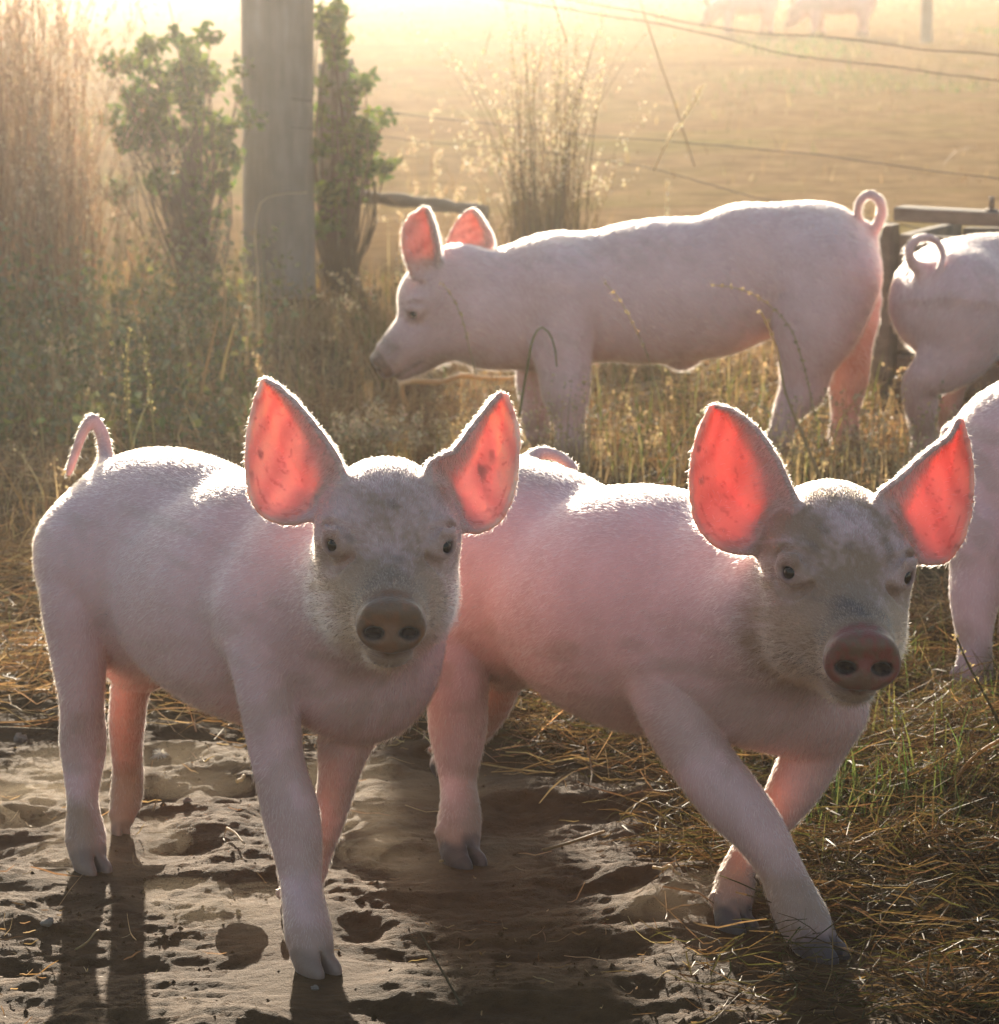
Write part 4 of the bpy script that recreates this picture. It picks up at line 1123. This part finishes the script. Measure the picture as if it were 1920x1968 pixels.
# grey-green weeds on the left, in front of the tall stems
x, y = pick_xy(rg, 1500, 5.9, 8.2, lambda x, y: sstep(-0.35, -0.7, x+0.2*vn(x*3, y*3)), -1.75, -0.25)
sh = rg.uniform(0.05, 0.22, len(x))*(0.5+0.9*sstep(5.9, 7.4, y))
P0 = standing(rg, x, y, sh, np.full(len(x), 0.0011), GREY+BROWN, lean=0.5)
k = rg.integers(0, len(x), 11000); tt = rg.random(11000)
C = P0[0][k, 0]*(1-tt[:, None])+P0[0][k, -1]*tt[:, None]+rg.normal(0, 0.015, (11000, 3))
C[:, 2] = np.maximum(C[:, 2], 0.01)
build('weeds', [P0, leaves(rg, C, rg.uniform(0.010, 0.028, 11000), GREY+GREY+OLIVE+[(0.25, 0.2, 0.12)])], M_LEAF, 'low grey-green weeds at the foot of the tall brown stems', 'weeds')
# stubble on the field
x, y = pick_xy(rg, 11500, 8.8, 42, lambda x, y: clumpy(0.7, -0.2, 0.3, 3)(x, y))
s1 = standing(rg, x, y, rg.gamma(2.5, 0.012, len(x))+0.01, rg.uniform(0.0012, 0.003, len(x))*(y/14), STRAW+OLIVE+BROWN+BROWN, lean=0.9, s=3)
x, y = pick_xy(rg, 5000, 10, 30, lambda x, y: sstep(0.12, 0.3, vn(x*0.9+5, y*0.45+2)))
s2 = standing(rg, x, y, rg.gamma(2.5, 0.016, len(x))+0.02, rg.uniform(0.0015, 0.003, len(x))*(y/14), GREEN+OLIVE, lean=0.8, s=3)
build('stubble', [s1, s2], M_GRASS, 'short stubble scattered over the open field', 'stubble')

# ------------------------------------------------------------------ tall tufts, each a thing of its own
def tuft(name, label, cx, cyy, n, spread, h0, h1, cols, seed, lean=0.22, seeds=True, headcol=((0.62, 0.50, 0.34),), group=None, branch=0, wid=0.0012, droop=0.05, cat='grass tuft', tall=0.6):
    rng = np.random.default_rng(seed)
    r = spread*np.sqrt(rng.random(n)); a = rng.uniform(0, 2*math.pi, n)
    x = cx+r*np.cos(a); y = cyy+r*np.sin(a)*0.8
    h = np.where(rng.random(n) < tall, rng.uniform(0.55*h1, h1, n), rng.uniform(h0, max(0.52*h1, h0*1.2), n))*(1-0.25*(r/spread)**2)
    z0 = float(ground_h(np.array([cx]), np.array([cyy]))[0])
    root = empty(name, (cx, cyy, z0), label, cat, group)
    st = standing(rng, x, y, h, rng.uniform(0.7, 1.3, n)*wid, cols, lean=lean, s=6, bend=0.7, droop=droop)
    sets = [st]
    if branch:
        k = rng.integers(0, n, branch); tt = rng.uniform(0.35, 0.95, branch)
        i0 = np.minimum((tt*5).astype(int), 4); fr = (tt*5-i0)[:, None]
        B = st[0][k, i0]*(1-fr)+st[0][k, i0+1]*fr
        d = rng.normal(0, 0.5, (branch, 3)); d[:, 2] = np.abs(d[:, 2])+0.8; d /= np.linalg.norm(d, axis=1)[:, None]
        ln = rng.uniform(0.04, 0.14, branch)
        PB = B[:, None]+d[:, None]*(ln[:, None]*np.linspace(0, 1, 3)[None])[:, :, None]
        wdv = np.cross(d, rng.normal(0, 1, (branch, 3))); wdv /= np.linalg.norm(wdv, axis=1)[:, None]
        sets.append((PB, wdv, np.repeat(np.array([[1, .8, .4]])*wid*0.7, branch, 0), palette(rng, branch, cols, 0.2)))
    build('stems', sets, M_GRASS, None, None, 'stuff', root, (cx, cyy, z0))
    if seeds:
        m = n if seeds is True else int(n*seeds)
        k = np.argsort(-h*rng.uniform(0.8, 1.0, n))[:m]; C = []
        per = 16
        tip = st[0][k, -1]; pre = st[0][k, -2]
        u = rng.uniform(-0.35, 1.0, (m, per))
        C = (pre[:, None]*(1-u[:, :, None])+tip[:, None]*u[:, :, None]+rng.normal(0, 0.004, (m, per, 3))).reshape(-1, 3)
        build('seed_heads', [leaves(rng, C, rng.uniform(0.006, 0.012, len(C)), list(headcol), up=1.2)], M_GRASS, None, None, 'stuff', root, (cx, cyy, z0))
    return root
def gx_(u, Y): return (u-CX)/FPX*Y*1.0
tuft('grass_tuft', 'tall dry grass tuft with pale feathery heads behind the back of the side-view pig', gx_(1043, 8.3), 8.3, 380, 0.100, 0.18, 1.0, [(0.085, 0.055, 0.025), (0.13, 0.085, 0.036), (0.075, 0.055, 0.022), (0.11, 0.095, 0.032)], 51, lean=0.24, wid=0.0022, branch=160, tall=0.26, seeds=0.45, headcol=((0.80, 0.70, 0.54), (0.72, 0.60, 0.42)))
RED = [(0.26, 0.15, 0.09), (0.32, 0.20, 0.12), (0.20, 0.115, 0.07), (0.36, 0.25, 0.16)]
tuft('tall_stems', 'dense thicket of tall reddish brown stems at the left edge of the picture', gx_(15, 8.0), 8.0, 620, 0.21, 0.40, 1.15, RED, 52, wid=0.0019, lean=0.16, seeds=0.5, headcol=((0.40, 0.27, 0.18), (0.5, 0.36, 0.25)), branch=2200, cat='tall weeds')
tuft('tall_stems', 'thinner tall brown stems between the thicket and the leafy shrub', gx_(165, 7.7), 7.7, 130, 0.17, 0.20, 0.75, RED+[(0.30, 0.25, 0.15)], 53, wid=0.0016, lean=0.22, seeds=0.6, headcol=((0.5, 0.38, 0.26), (0.6, 0.48, 0.34)), branch=350, cat='tall weeds')
tuft('grass_tuft', 'small yellow grass tuft at the foot of the ivy post, by the pricked ear', gx_(770, 7.4), 7.4, 90, 0.10, 0.08, 0.26, STRAW+OLIVE+GREEN, 54, lean=0.4, seeds=0.3)
tuft('grass_tuft', 'short straw-coloured tuft growing behind the tail of the staring piglet', gx_(395, 4.75), 4.75, 150, 0.13, 0.05, 0.20, STRAW+OLIVE, 55, lean=0.4, seeds=0.5, wid=0.0010)
tuft('grass_tuft', 'low weedy tuft right in front of the snout of the side-view pig', gx_(722, 5.72), 5.72, 110, 0.07, 0.05, 0.16, OLIVE+STRAW, 57, lean=0.35, seeds=0.6, wid=0.0009)
tuft('grass_tuft', 'sparse pale tuft of wispy grass left of the tall dry tuft, over the log rail', gx_(850, 8.9), 8.9, 46, 0.12, 0.35, 0.78, STRAW, 56, lean=0.45, seeds=1.0, headcol=((0.72, 0.60, 0.44),), droop=0.25)

# ------------------------------------------------------------------ shrubs round the posts
def shrub(name, label, blobs, Y, nleaf, seed, foot):
    rng = np.random.default_rng(seed)
    f = np.array([at(foot[0], foot[1], Y)[0], Y, 0.0]); f[2] = float(ground_h(f[:1], f[1:2])[0])
    root = empty(name, tuple(f), label, 'shrub')
    C = []; parts = []
    tot = sum(b[2]*b[3] for b in blobs)
    for bu, bv, ru, rv in blobs:
        c = at(bu, bv, Y); k = Y/FPX
        n = int(nleaf*ru*rv/tot)
        nt_ = max(3, n//26)
        tips = c+np.stack([rng.normal(0, 0.58, nt_)*ru*k, rng.normal(0, 0.09, nt_), rng.normal(0, 0.55, nt_)*rv*k], 1)
        for tp in tips:
            mid = (f+tp)/2+rng.normal(0, 0.03, 3)
            parts.append(tube(resample([f+rng.normal(0, 0.02, 3)*np.array([1, 1, 0]), mid, tp], 7), np.linspace(0.004, 0.0014, 7), 5, False))
        w_ = rng.integers(0, nt_, n)
        off = rng.normal(0, 1, (n, 3)); off *= (rng.random(n)**0.5*0.035/np.linalg.norm(off, axis=1))[:, None]
        C.append(tips[w_]+off)
    C = np.concatenate(C); C = C[C[:, 2] > 0.03]
    V, F = merge(parts)
    ob = mesh_obj('stems', V, F, M_STEM, root, f)
    build('foliage', [leaves(rng, C, rng.uniform(0.016, 0.040, len(C)), [(0.085, 0.14, 0.040), (0.065, 0.115, 0.035), (0.11, 0.17, 0.045), (0.15, 0.20, 0.05)], up=0.2)], M_LEAF, None, None, 'stuff', root, f)
M_STEM = wood_material('shrub_stem', (0.10, 0.07, 0.045), (0.18, 0.13, 0.08))
shrub('leafy_shrub', 'leafy green shrub growing left of the thick tall post', [(330, 190, 80, 80), (290, 270, 60, 70), (410, 130, 60, 60), (350, 110, 60, 40), (430, 260, 50, 90), (300, 350, 70, 50), (390, 380, 80, 50), (340, 240, 80, 80), (265, 210, 40, 60), (280, 130, 50, 40)], 8.25, 2500, 61, (380, 560))
shrub('ivy', 'ivy and leafy shoots climbing the short post right of the thick tall post', [(655, 40, 35, 60), (640, 110, 30, 50), (655, 220, 45, 50), (665, 280, 55, 50), (700, 270, 40, 50), (655, 345, 50, 50), (700, 330, 40, 40), (640, 410, 50, 40), (690, 150, 25, 30), (575, 400, 30, 30)], 8.62, 1900, 62, (650, 545))

# ------------------------------------------------------------------ single stalks that stand out
def stalk(label, pts, r=0.0014, seeds=0, col=(0.48, 0.36, 0.20), seedcol=(0.46, 0.35, 0.19), u0=0.0, name='seed_stalk', seed=0, sr=0.0042, group=None, cat='grass stalk'):
    rng = np.random.default_rng(seed+900)
    P = resample([at(*p) for p in pts], 20)
    V, F = tube(P, 1.5*np.linspace(r, r*0.6, 20), 6)
    C = np.tile(col, (len(V), 1))
    o = mesh_obj(name, V, F, M_GRASS, None, P[0], True, C)
    tag(o, label, cat, group)
    if seeds:
        t = np.linspace(u0, 1, seeds); t = np.repeat(t, 7); i = np.minimum((t*19).astype(int), 18); fr = (t*19-i)[:, None]
        C = P[i]*(1-fr)+P[i+1]*fr+rng.normal(0, sr*0.45, (len(t), 3))
        build('seed_head', [leaves(rng, C, rng.uniform(0.8, 1.5, len(C))*sr, [seedcol], up=0.8)], M_GRASS, None, None, None, o, tuple(P[-1]))
    return o
SK = 'single dry grass stalks'
stalk('drooping stalk dotted with tiny seeds arching across the hind thigh of the side-view pig', [(1566, 800, 5.45), (1545, 705, 5.45), (1515, 625, 5.44), (1470, 580, 5.43), (1420, 555, 5.42), (1368, 547, 5.42)], 0.0010, 16, u0=0.2, seed=1)
stalk('thin seeded stalk rising in front of the belly of the side-view pig', [(1262, 790, 5.4), (1250, 700, 5.4), (1215, 620, 5.4), (1190, 575, 5.4), (1163, 543, 5.4)], 0.0009, 8, u0=0.4, seed=2)
stalk('thin seeded stalk crossing the cheek of the side-view pig', [(915, 720, 5.4), (900, 660, 5.4), (885, 605, 5.4), (862, 560, 5.4), (850, 545, 5.4)], 0.0009, 6, u0=0.4, seed=3)
stalk('green blade of grass folded over sharply before the foreleg of the side-view pig', [(998, 800, 5.3), (1012, 715, 5.3), (1030, 640, 5.3), (1038, 628, 5.3), (1050, 634, 5.3), (1066, 668, 5.3), (1070, 705, 5.3)], 0.0016, 0, (0.16, 0.18, 0.06), seed=4)
stalk('upright broken straw leaning before the hind leg of the side-view pig', [(1580, 925, 5.2), (1540, 830, 5.2), (1510, 755, 5.2), (1490, 660, 5.2), (1462, 598, 5.2)], 0.0020, 4, u0=0.8, seed=5)
stalk('slender stem with one pale bud left of the raised ear of the stepping piglet', [(1265, 925, 4.4), (1300, 860, 4.4), (1350, 790, 4.4)], 0.0011, 2, (0.34, 0.36, 0.16), (0.8, 0.8, 0.6), u0=0.95, seed=6)
stalk('thin orange blade of grass slanting left of the side-view pig', [(385, 760, 5.6), (400, 690, 5.6), (418, 615, 5.6)], 0.0021, 0, (0.42, 0.30, 0.15), seed=7)
stalk('pale yellow blade standing right beside the thin orange blade', [(425, 730, 5.6), (435, 680, 5.6), (450, 625, 5.6)], 0.0023, 0, (0.50, 0.42, 0.22), seed=8)
stalk('knobbly seeded stalk, first of two standing close together over the staring piglet rump', [(252, 860, 4.9), (245, 780, 4.9), (243, 700, 4.9), (250, 635, 4.9)], 0.0013, 14, (0.30, 0.28, 0.14), (0.40, 0.36, 0.18), 0.25, seed=9)
stalk('knobbly seeded stalk, second and shorter of the two over the staring piglet rump', [(298, 850, 4.9), (292, 790, 4.9), (284, 720, 4.9), (278, 650, 4.9)], 0.0013, 12, (0.30, 0.28, 0.14), (0.44, 0.40, 0.20), 0.25, seed=10)
stalk('curved stalk with drooping head before the foot of the thick tall post', [(497, 660, 7.2), (495, 520, 7.2), (492, 430, 7.2), (505, 385, 7.2), (545, 372, 7.2), (590, 370, 7.2)], 0.0020, 0, (0.46, 0.40, 0.28), seed=11)
stalk('upright dry stalk with a narrow head left of the foot of the thick post', [(430, 640, 7.0), (432, 540, 7.0), (420, 470, 7.0)], 0.0018, 6, u0=0.7, seed=12)
stalk('pale slanting seed head standing alone in front of the open field', [(1255, 330, 7.8), (1285, 268, 7.8), (1318, 220, 7.8), (1350, 165, 7.8)], 0.0016, 26, (0.6, 0.5, 0.34), (0.74, 0.64, 0.46), 0.35, seed=13, sr=0.006)
stalk('dark slanting stalk against the field right of the tall dry tuft', [(1335, 320, 8.0), (1300, 210, 8.0), (1262, 100, 8.0), (1225, -20, 8.0), (1215, -60, 8.0)], 0.0013, 0, (0.34, 0.26, 0.17), seed=14)
stalk('pale knotted sprig rising behind the back of the side-view pig', [(1280, 430, 7.6), (1282, 390, 7.6), (1283, 350, 7.6)], 0.0014, 14, (0.6, 0.5, 0.34), (0.80, 0.70, 0.50), 0.1, seed=15, sr=0.005)
stalk('dark weed stem in front of the white leg at the picture edge', [(1925, 1400, 3.55), (1895, 1340, 3.55), (1860, 1275, 3.55), (1838, 1225, 3.55)], 0.0013, 5, (0.12, 0.10, 0.05), (0.5, 0.42, 0.22), 0.4, seed=16)
stalk('thin dark stem poking out of the sand at the bottom edge', [(918, 1985, 2.82), (880, 1920, 2.83), (835, 1840, 2.84), (808, 1792, 2.85)], 0.0009, 0, (0.16, 0.12, 0.07), seed=17)
stalk('thick golden straw leaning at the right edge above the hay bank', [(1815, 1540, 3.4), (1850, 1480, 3.4), (1885, 1445, 3.4), (1925, 1420, 3.4)], 0.0020, 0, (0.42, 0.26, 0.10), seed=18)
stalk('broken pale reed lying below the throat of the side-view pig', [(786, 790, 6.30), (772, 758, 6.30), (772, 736, 6.30), (800, 733, 6.30), (850, 734, 6.30), (885, 722, 6.30), (930, 727, 6.30), (985, 728, 6.30), (1012, 727, 6.30), (1020, 745, 6.30), (1008, 790, 6.30)], 0.0045, 0, (0.55, 0.42, 0.24), name='broken_reed', seed=19, cat='reed')
# straws lying loose on the sand
def straw(label, u0, v0, u1, v1, r, lift=0.004, col=(0.5, 0.38, 0.20)):
    def gp(u, v):
        z = 0.0
        for _ in range(4):
            d = at(u, v, 1.0)-np.array([0, 0, CAM_H]); t = (z-CAM_H)/d[2]; p = np.array([d[0]*t, t, z]); z = float(ground_h(p[:1], p[1:2])[0])
        return np.array([p[0], p[1], z])
    a, b = gp(u0, v0), gp(u1, v1); n = 9
    P = a*(1-np.linspace(0, 1, n)[:, None])+b*np.linspace(0, 1, n)[:, None]
    P[:, 2] = np.maximum(ground_h(P[:, 0], P[:, 1]).max()*0.5+P[:, 2]*0.5, ground_h(P[:, 0], P[:, 1]))+lift
    P[:, 0] += 0.002*np.sin(np.linspace(0, 5, n))
    V, F = tube(P, r, 6)
    o = mesh_obj('straw', V, F, M_GRASS, None, P[0], True, np.tile(col, (len(V), 1)))
    tag(o, label, 'straw', 'loose straws on the sand')
straw('short pale straw lying between the legs of the staring piglet', 455, 1525, 473, 1492, 0.0022, 0.006)
straw('bent straw lying on the sand in front of the hind leg of the stepping piglet', 845, 1662, 895, 1655, 0.0012)
straw('thin straw leaning across the sand at the lower left', 146, 1855, 194, 1812, 0.0009, 0.012, (0.42, 0.32, 0.16))
straw('thick pale straw lying on the hay right of the crossed forelegs', 1605, 1640, 1795, 1658, 0.0017, 0.02, (0.40, 0.28, 0.16))
straw('white straw bits near the heel of the lifted foot of the staring piglet', 436, 1598, 474, 1632, 0.0011, 0.004, (0.66, 0.56, 0.40))
straw('long broken straw lying in the hay under the belly of the stepping piglet', 1045, 1655, 1165, 1625, 0.0016, 0.012, (0.36, 0.27, 0.15))
straw('pale forked straw at the left edge of the hay bank', 1255, 1680, 1310, 1705, 0.0016, 0.01, (0.55, 0.45, 0.28))
straw('grey straw lying in the dark lower right corner', 1810, 1910, 1925, 1890, 0.0016, 0.008, (0.40, 0.32, 0.20))
# pale chips of stone on the sand, and one feather
def chip(label, u, v, r, seed):
    rng = np.random.default_rng(seed)
    d = at(u, v, 1.0)-np.array([0, 0, CAM_H]); t = -CAM_H/d[2]; p = np.array([d[0]*t, t, 0.0]); p[2] = float(ground_h(p[:1], p[1:2])[0])+r*0.4
    V, F = sphere(p, (r, r*0.8, r*0.6), 9, 6)
    V = [p+(np.asarray(q)-p)*(1+0.22*math.sin(7*i+seed)+0.18*rng.normal()) for i, q in enumerate(V)]
    o = mesh_obj('stone_chip', V, F, M_STONE, None, p, False); tag(o, label, 'stone', 'small stones on the sand')
chip('tiny white stone chip on the sand before the front hoof of the staring piglet', 604, 1898, 0.004, 1)
chip('pale pebble among the ridges at the lower left of the picture', 92, 1783, 0.006, 3)
chip('pale pebble half way between the legs of the staring piglet', 362, 1556, 0.005, 4)
chip('whitish lump of chalk behind the hind leg of the staring piglet', 42, 1418, 0.009, 5)
fp = at(307, 1404, 3.72)
rf = np.random.default_rng(5); nb = 160
dd = rf.normal(0, 1, (nb, 3)); dd[:, 2] = np.abs(dd[:, 2]); dd /= np.linalg.norm(dd, axis=1)[:, None]
c0 = np.array([fp[0], fp[1], float(ground_h(fp[:1], fp[1:2])[0])+0.008])
PB = c0+dd[:, None]*(rf.uniform(0.004, 0.013, nb)[:, None]*np.linspace(0, 1, 4)[None])[:, :, None]+np.array([0, 0, -0.004])*np.linspace(0, 1, 4)[None, :, None]**2
wv = np.cross(dd, rf.normal(0, 1, (nb, 3))); wv /= np.linalg.norm(wv, axis=1)[:, None]
build('feather', [(PB, wv, np.repeat(np.array([[0.0004, .0005, .0004, .0002]]), nb, 0), np.full((nb, 3), 0.6))], M_GRASS, 'fluffy white feather on the ground under the belly of the staring piglet', 'feather', None, None, tuple(c0))

# ------------------------------------------------------------------ distant pigs
FAR = dict(O=(0.0, 0.0), heading=(-1.0, 0.0), vox=0.011, hairs=0, dust=0.2,
    trunk=[(0.0, 0.30, 0.118, 0.104, 0.114), (0.10, 0.305, 0.13, 0.104, 0.110), (0.18, 0.295, 0.160, 0.113, 0.110), (0.28, 0.30, 0.130, 0.110, 0.110), (0.36, 0.305, 0.110, 0.100, 0.108), (0.42, 0.28, 0.075, 0.080, 0.090)],
    neck=[(0.40, 0.0, 0.29, 0.085), (0.48, 0.0, 0.25, 0.080)],
    head=dict(c=(-0.54, 0.0, 0.205), f=(-0.8, 0, -0.75), sc=1.0),
    legs=[dict(part=p, loc=[(s, l*0.07, 0.26, 0.07), (s+ds*0.3, l*0.07, 0.17, 0.048), (s+ds*0.6, l*0.07, 0.10, 0.030), (s+ds, l*0.07, 0.02, 0.024)]) for p, s, l, ds in (('hind', 0.0, 1, -0.03), ('hind', -0.02, -1, 0.05), ('front', 0.37, 1, 0.03), ('front', 0.38, -1, -0.05))],
    ears=[], tail_loc=[(-0.10, 0, 0.36, 0.012), (-0.14, 0.0, 0.38, 0.009), (-0.16, 0.02, 0.36, 0.009), (-0.14, 0.01, 0.33, 0.009)])
hd_ = FAR['head']
generic_ears(FAR)
for e in FAR['ears']: e['th'] = 0.009
fa = make_pig('distant_pig', FAR, 'distant hazy pig grazing behind the top wire, first from the tall dry tuft', 'pigs grazing far off in the field')
def place(o, u, v, Y, sc, rot):
    p = at(u, v, Y); o.location = (p[0], Y, float(ground_h(np.array([p[0]]), np.array([Y]))[0])-0.01); o.scale = (sc,)*3; o.rotation_euler = (0, 0, rot)
def dup(o, label):
    c = o.copy(); COL.objects.link(c); c['label'] = label
    for ch in o.children:
        k = ch.copy(); COL.objects.link(k); k.parent = c
    return c
fb = dup(fa, 'distant hazy pig grazing in the field, the one nearer the thin far post')
place(fa, 1437, 62, 28.5, 0.88, 0.1)
place(fb, 1615, 66, 28.0, 1.0, -0.15)

# ------------------------------------------------------------------ haze
def dust_puffs():
    spots = [(60, 1585, 3.42, 0.10, 0.05, 0.030), (300, 1640, 3.30, 0.09, 0.05, 0.028), (440, 1760, 3.10, 0.08, 0.05, 0.022), (700, 1600, 3.40, 0.12, 0.06, 0.03),
             (860, 1720, 3.25, 0.10, 0.05, 0.03), (1330, 1780, 3.12, 0.09, 0.05, 0.030), (1640, 1770, 3.12, 0.07, 0.05, 0.035), (780, 1530, 3.55, 0.08, 0.05, 0.035), (200, 1500, 3.6, 0.14, 0.06, 0.03)]
    rng = np.random.default_rng(77); parts = []
    for u, v, Y, a, b, c in spots:
        p = at(u, v, Y)
        for k in range(5):
            q = p+rng.normal(0, 1, 3)*np.array([a*0.5, b*0.5, c*0.4]); q[2] = max(q[2], 0.012)
            f_ = rng.uniform(0.4, 0.9)
            parts.append(sphere(q, (a*f_, b*f_, c*f_), 14, 9))
    V, F = merge(parts)
    m, n, l, out = new_mat('kicked_up_dust')
    v = n.new('ShaderNodeVolumePrincipled')
    v.inputs['Color'].default_value = (1.0, 0.86, 0.66, 1)
    v.inputs['Density'].default_value = 0.6
    v.inputs['Anisotropy'].default_value = 0.70
    l.new(v.outputs[0], out.inputs['Volume'])
    tag(mesh_obj('dust', V, F, m), 'thin dust kicked up by the hooves', 'dust', None, 'stuff')
dust_puffs()
def haze_box():
    V = [(x, y, z) for x in (-45, 45) for y in (-3, 62) for z in (-1.6, 2.4)]
    F = [(0, 1, 3, 2), (4, 6, 7, 5), (0, 4, 5, 1), (2, 3, 7, 6), (0, 2, 6, 4), (1, 5, 7, 3)]
    m, n, l, out = new_mat('dusty_air')
    v = n.new('ShaderNodeVolumePrincipled')
    v.inputs['Color'].default_value = (1.0, 0.96, 0.93, 1)
    v.inputs['Density'].default_value = 0.0030
    v.inputs['Anisotropy'].default_value = 0.88
    l.new(v.outputs[0], out.inputs['Volume'])
    o = mesh_obj('haze', V, F, m, None, (0, 0, 0), False)
    tag(o, kind='stuff')
haze_box()
print('done', round(time.time()-T0, 1))
